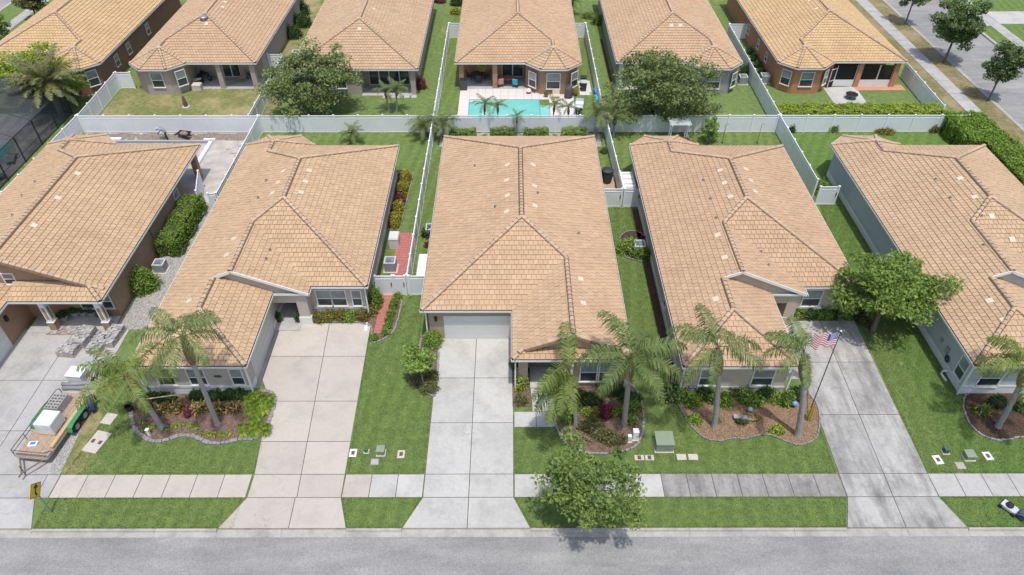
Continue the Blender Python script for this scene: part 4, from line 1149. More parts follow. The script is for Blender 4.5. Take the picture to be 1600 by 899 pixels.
tree((-5.55, 29.95), (-5.75, 30.4, 2.0), (1.25, 1.1, 1.0), 2800, .115, 'tree', 'small multi stemmed tree beside the straight pale driveway', .06, 26, None, .34)
tree((-48.8, 68.3), (-48.6, 68.6, 2.8), (5.4, 2.8, 3.1), 14000, .17, 'lime', 'wild tall shrub mass behind the date palm', .12, 50, None, .3, cat='shrub')
tree((-61, 83), (-60.6, 83.2, 2.6), (2.3, 2.3, 2.3), 4000, .17, 'tree', 'small tree at the pavement behind the reddish brown house', .1, 36, None, .3)
tree((-60.3, 91), (-60, 91, 2.8), (2.2, 2.2, 2.4), 4000, .17, 'olive', 'yellowing small tree beside the reddish brown house front', .1, 36, None, .3)
tree((18.8, 60.2), (18.8, 60.3, 1.5), (.9, .9, 1.4), 1600, .11, 'tree', 'slim young tree on the lawn behind the flag house', .04, 22, None, .36)

def frond_mesh(name, L, leaf, e0=55, e1=-45, ll=.55, nl=34, mat='palm', twist=.5, wid=.028, curl=.55):
    pts = []; x = z = 0; n = 14
    for i in range(n+1):
        t = i/n; e = R(e0+(e1-e0)*t**.9)
        pts.append((x, 0, z)); x += L/n*math.cos(e); z += L/n*math.sin(e)
    mb = MB(); mb.tube([p for p in pts], [.03*(1-.85*i/n)+.004 for i in range(n+1)], 5, 0, .9)
    for k in range(nl):
        t = .14+.86*(k+.5)/nl; i = min(n-1, int(t*n)); f = t*n-i
        a, b = Vector(pts[i]), Vector(pts[i+1]); p = a.lerp(b, f); tan = (b-a).normalized()
        nrm = Vector((-tan.z, 0, tan.x))
        l = ll*(math.sin(math.pi*min(1, t*.85+.12))**.6)*random.uniform(.8, 1.15)
        for s in (-1, 1):
            d = (Vector((0, s, 0))*.9 + tan*.55 + nrm*random.uniform(-twist, twist)).normalized()
            m_ = p + d*l*.5; q = m_ + (d + Vector((0, 0, -curl*2.0))).normalized()*l*.55
            w = tan*wid; tn = random.uniform(.1, 1)
            mb.face([p - w*.6, p + w*.6, m_ + w, m_ - w], 0, tn); mb.face([m_ - w, m_ + w, q + w*.25, q - w*.25], 0, tn)
    return mb.data(name, LEAF[mat])
FR = {}
for key, mat in (('queen', 'palm'), ('queeny', 'palm_y')):
    FR[key] = [frond_mesh('frond', 3.3, None, e0, e1, .85, 56, mat, .6, .028, c) for e0, e1, c in ((74, -28, .7), (50, -58, 1.0), (28, -72, 1.2), (5, -84, 1.2))]
FR['date'] = [frond_mesh('frond', 3.3, None, e0, e1, .42, 44, 'date', .45, .03, .12) for e0, e1 in ((78, 20), (55, -15), (30, -40), (5, -60))]
FR['small'] = [frond_mesh('frond', 1.35, None, e0, e1, .30, 26, 'palm', .4, .018, .3) for e0, e1 in ((75, 0), (50, -40), (20, -65))]
FR['smally'] = [frond_mesh('frond', 1.35, None, e0, e1, .30, 26, 'palm_y', .4, .018, .3) for e0, e1 in ((75, 0), (50, -40), (20, -65))]
FR['dead'] = [frond_mesh('frond', 2.2, None, -40, -88, .4, 24, 'dead', .5, .028, .9)]
def palm(base, top, label, kind='queen', n=12, sc=1.0, r=.17, group=None, dead=2, fibre=True, azs=None, skirt=.0):
    bx, by = base; tx, ty, tz = top[0]-bx, top[1]-by, top[2]
    t = thing('palm_tree', (bx, by, 0), label, 'palm', group)
    mb = MB(); pts = []; rad = []; m = max(6, int(tz*3))
    for i in range(m+1):
        f = i/m; bend = f*f
        pts.append((tx*(f*.55+bend*.45), ty*(f*.55+bend*.45), tz*f)); rad.append(r*(1.35 if i == 0 else 1.0)*(1-.25*f)*(1+.05*(i % 2)))
    mb.tube(pts, rad, 10); mb.build('trunk', PALM_BARK, t)
    if fibre:
        k = int(m*.74); fb = MB(); fb.tube(pts[k:], [rad[i]*1.0+.17*math.sin(math.pi*min(1, (i-k)/(m-k)*.9+.12))*(r/.17) for i in range(k, m+1)], 10)
        for q in range(34):
            an = random.uniform(0, 6.28); f = random.uniform(.1, .95); p = Vector(pts[k]).lerp(Vector(pts[m]), f)
            e = Vector((math.cos(an), math.sin(an), random.uniform(.5, 1.2))).normalized()
            fb.tube([p, p+e*.22*(r/.17), p+e*.34*(r/.17)], [.05*(r/.17), .04*(r/.17), .012], 5)
        fb.build('boots', FIBRE, t)
    tops = Vector((tx, ty, tz))
    lst = FR[kind]
    for i in range(n):
        lv = 0 if i < n*.22 else 1 if i < n*.6 else 2 if (i < n*.88 or len(lst) < 4) else 3
        lv = min(lv, len(lst)-1)
        az = (azs[i] if azs and i < len(azs) else i*2.39996+random.uniform(-.25, .25))
        o = inst('frond', random.choice([lst[lv], lst[lv]]), t, tops + Vector((0, 0, .05)), (random.uniform(-.25, .25), random.uniform(-.12, .12), az), sc*random.uniform(.86, 1.1))
    for i in range(dead):
        inst('dead_frond', FR['dead'][0], t, tops + Vector((0, 0, -.15)), (0, 0, random.uniform(0, 6.28)), sc*.7)
    return t
PG = 'queen palms in the front gardens'
palm((-21.06, 26.82), (-21.75, 27.0, 4.4), 'short leaning palm at the gravel edge of the red mulch bed', 'queeny', 9, .92, .17, PG, 1, azs=[2.6, 3.4, 1.2, 3.0, 3.9, 4.6, 5.4, .3, 2.0, 4.2, 3.3])
palm((-17.77, 27.06), (-17.7, 27.2, 7.4), 'tall palm with bare grey trunk before the beige garage window', 'queen', 9, .92, .155, PG, 1)
palm((6.85, 27.1), (6.6, 27.2, 5.7), 'palm with drooping fronds above the purple ti plant', 'queen', 13, 1.0, .17, PG, 1)
palm((3.9, 26.9), (3.3, 26.9, 4.7), 'bending palm with pale flower spathe beside the entry walk', 'queeny', 7, 1.08, .13, PG, 0, azs=[1.6, 4.1, 4.45, 3.85, 4.7, 4.25, 4.0])
palm((12.25, 26.82), (11.2, 26.9, 6.8), 'slender palm standing by the low bench in brown mulch', 'queen', 8, .9, .16, PG, 1, azs=[1.9, 3.3, .1, 2.7, 5.6, 4.4, 1.0, 3.8])
palm((17.07, 26.16), (15.7, 26.4, 6.9), 'leaning palm next to the flag staff and weathered driveway', 'queen', 8, .8, .18, PG, 1, azs=[1.7, 2.9, 2.4, 3.1, 3.8, 4.5, 1.2, 2.0, 3.4, 5.0])
palm((29.4, 26.8), (28.9, 27.0, 5.0), 'palm in dark mulch before the blue grey house', 'queeny', 12, .95, .16, PG, 1)
palm((-45.3, 65.8), (-45.5, 66.0, 3.2), 'big date palm behind the dark screened enclosure', 'date', 52, 1.22, .3, None, 3)
SG = 'small garden palms'
palm((-12.4, 66.7), (-12.6, 66.8, 2.1), 'left stem of the twin garden palms before the plain hip roofed house', 'small', 12, 1.15, .09, SG, 0)
palm((-11.6, 66.6), (-11.4, 66.7, 2.4), 'right stem of the twin garden palms before the plain hip roofed house', 'small', 12, 1.15, .09, SG, 0)
palm((-2.6, 63.2), (-2.5, 63.2, 2.5), 'yellow green palm at pool edge, furthest from the bay window', 'smally', 11, 1.1, .08, SG, 0)
palm((-1.3, 63.2), (-1.25, 63.2, 2.4), 'yellow green palm standing mid pool edge behind the fence', 'smally', 10, 1.0, .08, SG, 0)
palm((.55, 61.7), (.6, 61.7, 2.0), 'spindly palm in gravel between two clipped hedges', 'small', 8, .8, .06, SG, 0)
palm((4.1, 63.3), (4.2, 63.3, 2.4), 'yellow palm at the spa end of the pool', 'smally', 12, 1.05, .08, SG, 0)
palm((5.6, 63.5), (5.6, 63.5, 2.0), 'dark leafed palm by the hammock corner of the pool deck', 'small', 10, .95, .08, SG, 0)
palm((8.2, 61.9), (8.2, 61.9, 2.4), 'bushy palm at the fence corner near the oak, pool side', 'small', 16, 1.5, .12, SG, 0)
palm((9.9, 61.6), (9.9, 61.6, 1.9), 'bushy palm at the fence corner under the large oak', 'small', 14, 1.3, .12, SG, 0)
palm((-8.3, 61.4), (-8.3, 61.4, 1.3), 'dark cycad palm in the lawn corner of the beige house', 'small', 18, 1.35, .15, SG, 0)
palm((-6.4, 61.2), (-6.4, 61.2, 1.6), 'leafy palm at the hedge end behind the garage house', 'small', 16, 1.3, .14, SG, 0)
palm((-15.1, 60.6), (-15.1, 60.6, .9), 'single low palm on the open lawn behind the beige house', 'small', 14, 1.1, .1, SG, 0)
palm((18.3, 66.6), (18.3, 66.6, 1.9), 'fan of palm fronds beside the red leafed shrub', 'small', 15, 1.3, .1, SG, 0)
palm((7.9, 92.5), (7.9, 92.5, 1.8), 'palm in the far side yard between pool house and grey house', 'small', 12, 1.2, .1, SG, 0)

def bush(x, y, rx, ry, h, leaf, label, n=None, size=.07, group=None, name='shrub', cat='shrub', z=0, boxy=False, rz=0, aspect=.5, sprout=.12):
    t = thing(name, (x, y, z), label, cat, group, rz)
    n = n or int(900*max(.15, (rx*ry+rx*h*.8)))
    if boxy:
        # leaves over the faces of a clipped block
        A = np.array([4*rx*ry, 2*rx*h, 2*rx*h, 2*ry*h, 2*ry*h]); k = rng.choice(5, n, p=A/A.sum()); s = rng.uniform(-1, 1, n); w = rng.uniform(0, 1, n)
        P = np.zeros((n, 3)); N = np.zeros((n, 3))
        m = k == 0; P[m] = np.stack([s[m]*rx, rng.uniform(-1, 1, m.sum())*ry, np.full(m.sum(), h)], 1); N[m] = (0, 0, 1)
        for f, ax, sg in ((1, 1, -1), (2, 1, 1), (3, 0, -1), (4, 0, 1)):
            m = k == f
            other = s[m]*(rx if ax == 1 else ry); full = np.full(m.sum(), sg*(ry if ax == 1 else rx))
            P[m] = np.stack([other, full, w[m]*h], 1) if ax == 1 else np.stack([full, other, w[m]*h], 1)
            N[m] = (0, sg, .3) if ax == 1 else (sg, 0, .3)
        ph = rng.uniform(0, 6.3, 6)
        wob = .09*(np.sin(P[:, 0]*3.1+ph[0])+np.sin(P[:, 1]*2.7+ph[1])+np.sin(P[:, 0]*7+P[:, 1]*6+ph[2])*.7)
        P += N*(wob[:, None] + rng.normal(0, sprout*.5, (n, 1)))
        # leaf tone rises towards the top
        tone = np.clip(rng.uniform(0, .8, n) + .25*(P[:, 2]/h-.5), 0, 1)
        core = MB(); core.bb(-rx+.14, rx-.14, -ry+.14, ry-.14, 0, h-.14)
    else:
        d = unit(rng.normal(size=(n, 3))); d[:, 2] = np.abs(d[:, 2])
        ph = rng.uniform(0, 6.3, 3); az = np.arctan2(d[:, 1], d[:, 0])
        lump = 1 + .10*np.sin(az*3+ph[0]) + .07*np.sin(az*7+ph[1]+d[:, 2]*5) + rng.normal(0, sprout, n)
        rad = rng.uniform(.72, 1.0, n)*lump
        P = d*rad[:, None]*np.array([rx, ry, h]); N = unit(d*np.array([1/rx, 1/ry, 1/h])); tone = rng.uniform(0, 1, n)
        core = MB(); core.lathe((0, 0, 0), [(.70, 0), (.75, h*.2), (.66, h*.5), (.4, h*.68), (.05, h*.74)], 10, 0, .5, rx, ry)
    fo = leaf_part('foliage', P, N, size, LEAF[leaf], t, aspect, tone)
    core.build('shade_core', plain('stem_shade', (.045, .05, .022), 1, .3), t)  # solid dark core paints the shade between the leaves
    return t
HG = 'clipped hedges'; SGp = 'garden shrubs'
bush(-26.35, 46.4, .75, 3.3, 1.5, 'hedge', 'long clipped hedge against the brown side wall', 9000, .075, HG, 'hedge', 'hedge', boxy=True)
x, y = G(228, 450); bush(x, y, 1.15, 1.15, 1.75, 'hedge', 'round ball bush beside an air conditioner at the gravel path', 3600, .075, SGp)
for i, (x, y) in enumerate(((-4.6, 61.2), (-.8, 61.2), (2.45, 61.2), (6.1, 61.2))):
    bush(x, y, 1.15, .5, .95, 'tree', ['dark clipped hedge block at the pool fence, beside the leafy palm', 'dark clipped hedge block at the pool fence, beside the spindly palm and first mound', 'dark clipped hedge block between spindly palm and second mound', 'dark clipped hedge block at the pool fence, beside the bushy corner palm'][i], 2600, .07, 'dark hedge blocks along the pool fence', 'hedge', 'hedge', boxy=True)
for x in (-2.6, 4.2): bush(x, 61.0, .45, .4, .5, 'hedge', 'low grassy mound in gravel between dark hedge blocks', 700, .07, 'low mounds between the hedge blocks')
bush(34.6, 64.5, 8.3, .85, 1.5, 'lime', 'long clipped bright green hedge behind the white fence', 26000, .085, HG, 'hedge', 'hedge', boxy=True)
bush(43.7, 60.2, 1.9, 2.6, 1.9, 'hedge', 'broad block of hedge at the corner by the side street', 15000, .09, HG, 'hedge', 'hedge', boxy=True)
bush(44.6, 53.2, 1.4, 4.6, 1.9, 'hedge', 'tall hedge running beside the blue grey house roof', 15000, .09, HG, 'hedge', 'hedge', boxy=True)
for u, v, rx, h, lf, lb in ((1303, 206, .55, .9, 'tree', 'round green shrub on lawn before the long fence'), (1383, 207, 1.0, .5, 'orange', 'low spreading shrub with orange tips before the long fence'), (1460, 206, .6, .9, 'olive', 'thin olive shrub where the fence meets the corner hedge'), (1237, 206, .5, .9, 'dark', 'dark shrub in the fence corner by the blue grey house lawn'),
    (1093, 176, 1.5, .8, 'red', 'red leafed shrub behind the fence under the oak'), (1283, 300, .9, 1.0, 'tree', 'loose shrub behind the gate by the blue grey wall'), (1168, 120, 1.0, 1.4, 'dark', 'dark shrub beside air conditioner of the grey bay house'),
    (475, 40, 1.3, 1.6, 'dark', 'dark shrub at the far corner of the open lanai house'), (474, 22, 1.1, 1.7, 'dark', 'taller dark shrub in the far yard by the lanai house'), (461, 58, 1.2, 1.5, 'dark', 'shrub beside the rooftop fan house wall and air conditioner'), (474, 36, .9, 1.0, 'hedge', 'lime ball bush in the far yard by the lanai house'),
    (659, 138, .7, 1.3, 'red', 'purple red ti shrub at the lanai corner of the plain roofed house'), (690, 4, .8, .9, 'red', 'red shrub against the plain roofed house side wall'), (713, 22, .7, .8, 'yellow', 'yellow shrub at the far fence by the pool house'), (716, 8, .9, 1.2, 'dark', 'dark shrub at the far side of the pool house'),
    (935, 38, .8, 1.3, 'hedge', 'round shrub against the grey bay house side wall'), (921, 28, .9, .7, 'tree', 'low shrub in the far yard beside grey house'), (670, 370, .5, 1.0, 'dark', 'dark shrub beside the white shed by the garage house'), (985, 392, 1.1, 1.0, 'tree', 'spreading shrub round an air conditioner by the flag house'), (1006, 402, .8, .9, 'hedge', 'bright shrub beside the air conditioner mulch ring'),
    (670, 385, .35, .4, 'red', 'small red plant along the garage house wall'), (1005, 375, .3, .4, 'red', 'tiny red plant by the flag house side wall')):
    x, y = G(u, v); bush(x, y, rx, rx*.8, h, lf, lb, None, .085, SGp)
# yellow crotons beside the red paver pad
for i, (x, y, ry) in enumerate(((-9.45, 47.6, 1.0), (-9.4, 49.4, .6), (-9.35, 52.1, .9), (-9.3, 53.9, .9))):
    bush(x, y, .5, ry, .9, 'yellow', ['yellow croton next to the white generator box', 'yellow croton between generator croton and red ti plant', 'yellow croton beyond the red ti plant', 'yellow croton at the rear end of the side bed'][i], 1900, .085, 'yellow crotons along the side wall', aspect=.35)
bush(-9.4, 50.5, .45, .4, .8, 'red', 'dark red ti plant among the yellow crotons', 400, .11, SGp, aspect=.3)
# entry shrubs of the beige house
for i, (u, v, rx, h, lf) in enumerate(((500, 505, .55, .7, 'orange'), (516, 502, .6, .75, 'orange'), (533, 502, .6, .75, 'orange'), (550, 503, .55, .7, 'hedge'), (566, 502, .6, .75, 'orange'), (578, 494, .6, .9, 'orange'))):
    x, y = G(u, v); bush(x, y+.3, rx, .5, h, lf, 'orange tipped shrub under the beige house windows', 800, .075, 'orange tipped shrubs under the windows')
x, y = G(588, 482); bush(x, y+.4, .5, .9, 1.5, 'hedge', 'tall green shrub at the beige house corner by the red path', 1500, .08, SGp)
for u, v in ((623, 466), (619, 474), (616, 482), (613, 492), (610, 502), (608, 512), (604, 522), (586, 530)):
    x, y = G(u, v); bush(x, y, .36, .36, .48, 'hedge', 'small round bush edging the red paver path', 380, .06, 'small bushes edging the red path')
# red mulch bed: crotons, green backing shrubs, tufts, border grass
for i, (u, v) in enumerate(((233, 634), (258, 641), (279, 641), (314, 641), (345, 642), (369, 640))):
    x, y = G(u, v); bush(x, y, .5, .42, .68, 'croton', 'golden croton in the red mulch bed', 240, .14, 'golden crotons in the red mulch bed', aspect=.28, sprout=.2)
for i, (u, v) in enumerate(((242, 625), (262, 626), (312, 622), (340, 622), (362, 620), (380, 620))):
    x, y = G(u, v); bush(x, y, .6, .4, .7, 'dark', 'green shrub against the beige garage front wall', 500, .09, 'green shrubs behind the crotons')
def tuft(x, y, r, h, n, leaf, label, group, name='grass_clump', w=.02):
    t = thing(name, (x, y, 0), label, 'plant', group)
    az = rng.uniform(0, 6.283, n); out = rng.uniform(.25, 1.0, n)*r; hh = h*rng.uniform(.6, 1.1, n)
    d = np.stack([np.cos(az), np.sin(az), np.zeros(n)], 1); s = np.stack([-np.sin(az), np.cos(az), np.zeros(n)], 1)*w
    b = d*.05; m = d*(out*.55)[:, None] + np.array([0, 0, 1])*hh[:, None]; e = d*out[:, None] + np.array([0, 0, 1])*(hh*.55)[:, None]
    V = np.concatenate([np.stack([b-s, b+s, m+s, m-s], 1), np.stack([m-s, m+s, e+s*.2, e-s*.2], 1)])
    tn = rng.uniform(0, 1, n)
    me = quads_mesh('blades', V, np.concatenate([tn, tn]), LEAF[leaf]); inst('blades', me, t)
    return t
for u, v in ((228, 672), (240, 668), (262, 672), (275, 668), (287, 664), (300, 666), (308, 670), (318, 678), (330, 680), (340, 681), (350, 680), (360, 678), (226, 660), (235, 676)):
    x, y = G(u, v); tuft(x, y, .28, .25, 60, 'lime', 'small grassy tuft in the red mulch bed', 'small tufts in the red mulch bed')
for i in range(34):
    f = i/33; u0, v0 = 384+45*random.random(), 0
    v0 = 616+66*random.random()
    u0 = 392+ (432-392)*random.random() - (v0-616)*.22
    x, y = G(u0, v0); tuft(x, y, .42, .42, 120, 'hedge' if i % 3 else 'lime', ('green' if i % 3 else 'lime') + ' arching liriope clump along the beige driveway edge', 'liriope clumps along the driveway', w=.022)
x, y = G(297, 648); bush(x, y, .3, .3, .5, 'red', 'small red bromeliad in the red mulch bed', 160, .12, SGp, aspect=.25)
# shrubs round the straight driveway
for u, v, rx, ry, h, lf, lb, n in ((655, 597, .7, .55, .55, 'olive', 'olive shrub spilling over the curved bed edge', 900), (672, 607, .65, .7, .6, 'olive', 'clipped olive shrub at the driveway end of the curved bed', 1000), (676, 592, .5, .6, .6, 'olive', 'olive shrub below the small multi stemmed tree', 800), (678, 536, .7, .75, .95, 'hedge', 'rounded hedge at the garage corner', 1800),
    (816, 600, .5, .8, 1.1, 'lime', 'leafy yellow green shrub at the porch corner', 900), (815, 628, .45, .5, .5, 'olive', 'low olive shrub beside the porch walk', 600), (805, 572, .35, .5, .6, 'dark', 'dark fern tucked beside the driveway top', 300)):
    x, y = G(u, v); bush(x, y, rx, ry, h, lf, lb, n, .085 if lf == 'lime' else .06, SGp)
for u, v in ((917, 648), (935, 648), (963, 648), (973, 646)):
    x, y = G(u, v); bush(x, y, .36, .36, .55, 'lime', 'round clipped ball bush beside the purple ti plant', 520, .055, 'ball bushes beside the ti plant')
for u, v, rx, h, lf, lb in ((905, 690, .7, .55, 'dead', 'dry lilac grey shrub behind the verge tree, by the entry walk'), (940, 682, .75, .6, 'olive', 'wispy olive shrub in front of the ball bushes'), (985, 660, .55, .5, 'tree', 'green shrub at the foot of the drooping palm'), (895, 640, .6, .7, 'tree', 'leafy shrub between entry walk and ball bushes'), (925, 630, .7, .8, 'dark', 'dark shrub behind the ball bushes'), (990, 640, .6, .7, 'hedge', 'bright shrub at the lawn corner of the palm bed')):
    x, y = G(u, v); bush(x, y, rx, rx*.7, h, lf, lb, 620, .08, SGp)
x, y = G(946, 650); bush(x, y, .5, .45, 1.0, 'red', 'purple ti plant among round ball bushes', 420, .15, SGp, aspect=.22, sprout=.2)
for u, v, rx, lf, lb in ((925, 668, .9, 'olive', 'low greyish shrub before the ball bushes'), (905, 622, .8, 'dark', 'dark shrub under the entry window of the garage house'), (955, 612, 1.0, 'dark', 'dark shrub against the garage house front window'), (985, 625, .8, 'dark', 'dark shrub at the corner of the garage house'), (960, 690, .8, 'olive', 'thin olive shrub behind the verge tree crown'), (890, 660, .5, 'tree', 'leafy low shrub by the entry walk')):
    x, y = G(u, v); bush(x, y, rx, rx*.6, .7, lf, lb, 700, .08, SGp)
# flag house shrubs
for i in range(13):
    u = 1052 + i*16.2; v = 626 + (i % 3)*5; x, y = G(u, v)
    bush(x, y+.3, .58, .5, .75 + .2*(i % 2), ['dark', 'tree', 'hedge'][i % 3] if i != 6 else 'olive', ['dark leaved shrub', 'mid green leafy shrub', 'bright green shrub'][i % 3] + ' in the row under the flag house front windows', 620, .10, 'shrubs under the flag house windows')
for i in range(9):
    u = 1240 + i*12.5; x, y = G(u, 497-(i % 2)*3); bush(x, y+.2, .6, .55, .85, ['tree', 'hedge', 'dark'][i % 3], ['mid green leafy shrub', 'bright green shrub', 'dark leaved shrub'][i % 3] + ' in the row below the flag house entry window', 620, .09, 'shrubs below the flag house entry window')
for u, v, rx, h, lf, lb in ((1045, 622, .9, 1.1, 'tree', 'bushy shrub at the flag house corner by the lawn'), (1215, 675, .45, .5, 'lime', 'round yellow green shrub alone in the brown mulch'), (1086, 658, .5, .4, 'hedge', 'grassy plant beside the slender palm'), (1175, 655, .45, .4, 'croton', 'dry brown bromeliads in the brown mulch'), (1160, 660, .4, .3, 'olive', 'small withered plant by the low bench'), (1352, 505, .6, .4, 'olive', 'low plant at the head of the weathered driveway'),
    (1535, 645, .6, .6, 'lime', 'lime fern in dark mulch at the blue grey house'), (1595, 640, .6, .7, 'dark', 'dark shrub in mulch below the blue grey house window'), (1560, 632, .7, .6, 'dark', 'shrub along the blue grey house front wall')):
    x, y = G(u, v); bush(x, y, rx, rx*.8, h, lf, lb, 420, .09, SGp)
bush(16.6, 60.0, .5, .5, 1.0, 'dead', 'dry brown shrub at the arbor foot', 300, .08, SGp)
bush(8.7, 58.6, .4, .4, .5, 'dark', 'dark mound where the pool fence turns', 200, .08, SGp)
for i, y in enumerate((75.5, 77.2, 79.0, 80.8)): bush(27.9, y, .45, .6, .8, 'dark', 'dark shrub along the orange house side wall', 300, .09, 'shrubs along the orange house wall')
# sparse blades over the near lawns: real grass that breaks the flat sheet
def inside(px, py, poly):
    c = np.zeros(len(px), bool); n = len(poly)
    for i in range(n):
        x1, y1 = poly[i]; x2, y2 = poly[i-1]
        if y1 == y2: continue
        c ^= ((y1 > py) != (y2 > py)) & (px < (x2-x1)*(py-y1)/(y2-y1)+x1)
    return c
def grass_patch(poly, dens, holes=()):
    a = np.array(poly); x0, y0 = a.min(0); x1, y1 = a.max(0); n = int((x1-x0)*(y1-y0)*dens)
    px = rng.uniform(x0, x1, n); py = rng.uniform(y0, y1, n); k = inside(px, py, poly)
    for h in holes: k &= ~inside(px, py, h)
    return np.stack([px[k], py[k]], 1)
bedH2, bedH4, bedH3, bedH3L = (smooth_poly(GP(b), 2) for b in (BED_H2, BED_H4, BED_H3, BED_H3L))
GPATCH = [
    (rect(-25.5, -14.9, 20.2, 21.98), []), ([(-9.35, 21.98), (-8.8, 20.2), (-5.85, 20.2), (-5.0, 21.98)], []), ([(.22, 21.98), (1.1, 20.2), (17.85, 20.2), (18.5, 21.98)], []), ([(23.8, 21.98), (24.5, 20.2), (31, 20.2), (31, 21.98)], []),
    ([(-25.4, 23.6), (-14.7, 23.6), (-14.75, 26.2), (-15.3, 29.5), (-23.6, 29.7), (-24.5, 29.7)], [bedH2]), ([(-9.3, 23.6), (-5.0, 23.6), (-4.98, 34.5), (-6.3, 34.5), (-6.3, 38.6), (-7.3, 38.6), (-8.6, 35), (-9.7, 34.4)], [bedH3L]),
    ([(.22, 23.6), (18.5, 23.6), (18.75, 30), (10.2, 30), (10.0, 49.6), (7.6, 49.6), (7.6, 30), (3, 26.7), (.22, 26.7)], [bedH4, bedH3]), ([(23.75, 23.6), (31, 23.6), (31, 26.3), (28.1, 29.9), (28.1, 50), (26.2, 50), (24.3, 36)], [])]
def fringe(poly, dens=90, spread=.035):
    out = []
    for i in range(len(poly)):
        a, b = np.array(poly[i-1]), np.array(poly[i]); k = int(np.linalg.norm(b-a)*dens)
        if k: out.append(a + (b-a)*rng.uniform(0, 1, (k, 1)) + rng.normal(0, spread, (k, 2)))
    return np.concatenate(out)
pts = np.concatenate([grass_patch(p, 420, h) for p, h in GPATCH] + [fringe(p) for p, h in GPATCH] + [fringe(q, 60) for p, h in GPATCH for q in h])
n = len(pts); az = rng.uniform(0, 6.283, n); hgt = rng.uniform(.02, .055, n); lean = rng.uniform(-.04, .04, (n, 2)); w = rng.uniform(.010, .022, n)
sx = np.cos(az)*w; sy = np.sin(az)*w; z0 = np.zeros(n)
V = np.stack([np.stack([pts[:, 0]-sx, pts[:, 1]-sy, z0], 1), np.stack([pts[:, 0]+sx, pts[:, 1]+sy, z0], 1), np.stack([pts[:, 0]+sx*.4+lean[:, 0], pts[:, 1]+sy*.4+lean[:, 1], hgt], 1), np.stack([pts[:, 0]-sx*.4+lean[:, 0], pts[:, 1]-sy*.4+lean[:, 1], hgt], 1)], axis=1)
go = bpy.data.objects.new('grass', quads_mesh('grass', V, rng.uniform(0, 1, n)**1.3, LEAF['grass'])); col.objects.link(go); go['kind'] = 'stuff'
tag(go, 'short green grass blades over the front lawns and verges', 'grass')

# ------------------------------------------------------------------ things in the street and gardens
WOOD = plain('weathered_wood', (.36, .27, .20), .9, .25, 5, .3)
FRESHWOOD = plain('fresh_lumber', (.50, .34, .18), .8, .15, 4)
GREENP = plain('green_paint', (.05, .24, .09), .4, .1)
RUBBER = plain('rubber', (.03, .03, .032), .9)
BLUEC = plain('navy_cloth', (.03, .05, .13), .9, .3, 6, .5)
PALEBLUE = plain('blue_plastic', (.05, .22, .5), .5)
TARP = plain('grey_tarp', (.22, .23, .24), .7, .25, 3, .6)
BLOCK = plain('concrete_block', (.40, .385, .365), .95, .12, 6, .4)
PWHITE = plain('white_plastic', (.72, .73, .74), .45, .05, 2)
SIGNY = plain('sign_yellow', (.62, .42, .03), .5, .06)
SIGNK = plain('sign_black', (.015, .015, .015), .5)
BOXGREEN = plain('utility_green', (.22, .27, .19), .6, .08, 3)
PADC = plain('pad_concrete', (.50, .46, .41), .9, .1, 4)
PINK = plain('pink_cloth', (.62, .30, .30), .9, .15, 8); TURQ = plain('turquoise_stripe', (.05, .45, .55), .8); TERRA = plain('terracotta', (.35, .14, .08), .8)
BRASSY = plain('pale_stone', (.55, .48, .38), .8)

# trailer
tx, ty = -27.2, 26.65; TR = R(-6)
t = thing('utility_trailer', (tx, ty, 0), 'flat utility trailer with plank deck and green fenders on the driveway', 'trailer', None, TR)
fr = MB()
for x in (-.95, .95): fr.bb(x-.04, x+.04, -2.35, 2.35, .46, .56)
for y in (-2.35, -1.2, 0, 1.2, 2.35): fr.bb(-.91, .91, y-.04, y+.04, .46, .54)
fr.build('frame', plain('trailer_steel', (.35, .33, .27), .6), t)
for i in range(9):
    MB().bb(-.98+i*.2178+.006, -.98+(i+1)*.2178-.006, -2.36, 2.36, .565, .605+random.uniform(0, .008)).build('plank', WOOD, t)
tg = MB(); tg.tube([(-.75, -2.35, .48), (0, -3.35, .45)], .045, 6); tg.tube([(.75, -2.35, .48), (0, -3.35, .45)], .045, 6); tg.tube([(0, -3.3, .45), (0, -3.6, .45)], .05, 6); tg.tube([(-.15, -3.1, .05), (-.15, -3.1, .75)], .035, 6); tg.build('tongue', plain('rusty_steel', (.16, .12, .10), .8), t)
for s in (-1, 1):
    for y in (.15, 1.0):
        w = MB(); w.lathe((0, 0, 0), [(.2, -.1), (.33, -.1), (.36, -.05), (.36, .05), (.33, .1), (.2, .1)], 20)
        w.v = [(x_*0+z_*1.0+s*1.14, y_+y, x_+.36) for x_, y_, z_ in w.v]; wo_ = w.build('wheel', RUBBER, t)
        rm = MB(); rm.cyl((s*1.21, y, .36), .19, .08, 14, 0, .5, 'X'); rm.build('rim', GREYM, wo_)
    fd = MB(); pr = [(-.42, .5), (-.30, .78), (-.05, .86), (1.2, .86), (1.45, .78), (1.57, .5)]
    for (a, za), (b, zb) in zip(pr[:-1], pr[1:]):
        fd.mesh([(s*1.02, a, za), (s*1.02, b, zb), (s*1.32, b, zb), (s*1.32, a, za), (s*1.02, a, za-.03), (s*1.02, b, zb-.03), (s*1.32, b, zb-.03), (s*1.32, a, za-.03)], [(0,1,2,3), (4,7,6,5), (3,2,6,7), (0,4,5,1)])
    fd.build('fender', GREENP, t)
rl = MB(); 
for x, ya, yb_ in ((-.98, -2.35, 2.35),):
    rl.tube([(x, ya, .6), (x, ya, 1.12), (x, yb_-.25, 1.12), (x, yb_, .95), (x, yb_, .6)], .028, 6); rl.tube([(x, ya, .86), (x, -.5, .86)], .022, 6)
    for y in (-1.2, -.1, 1.2): rl.tube([(x, y, .6), (x, y, 1.12)], .022, 6)
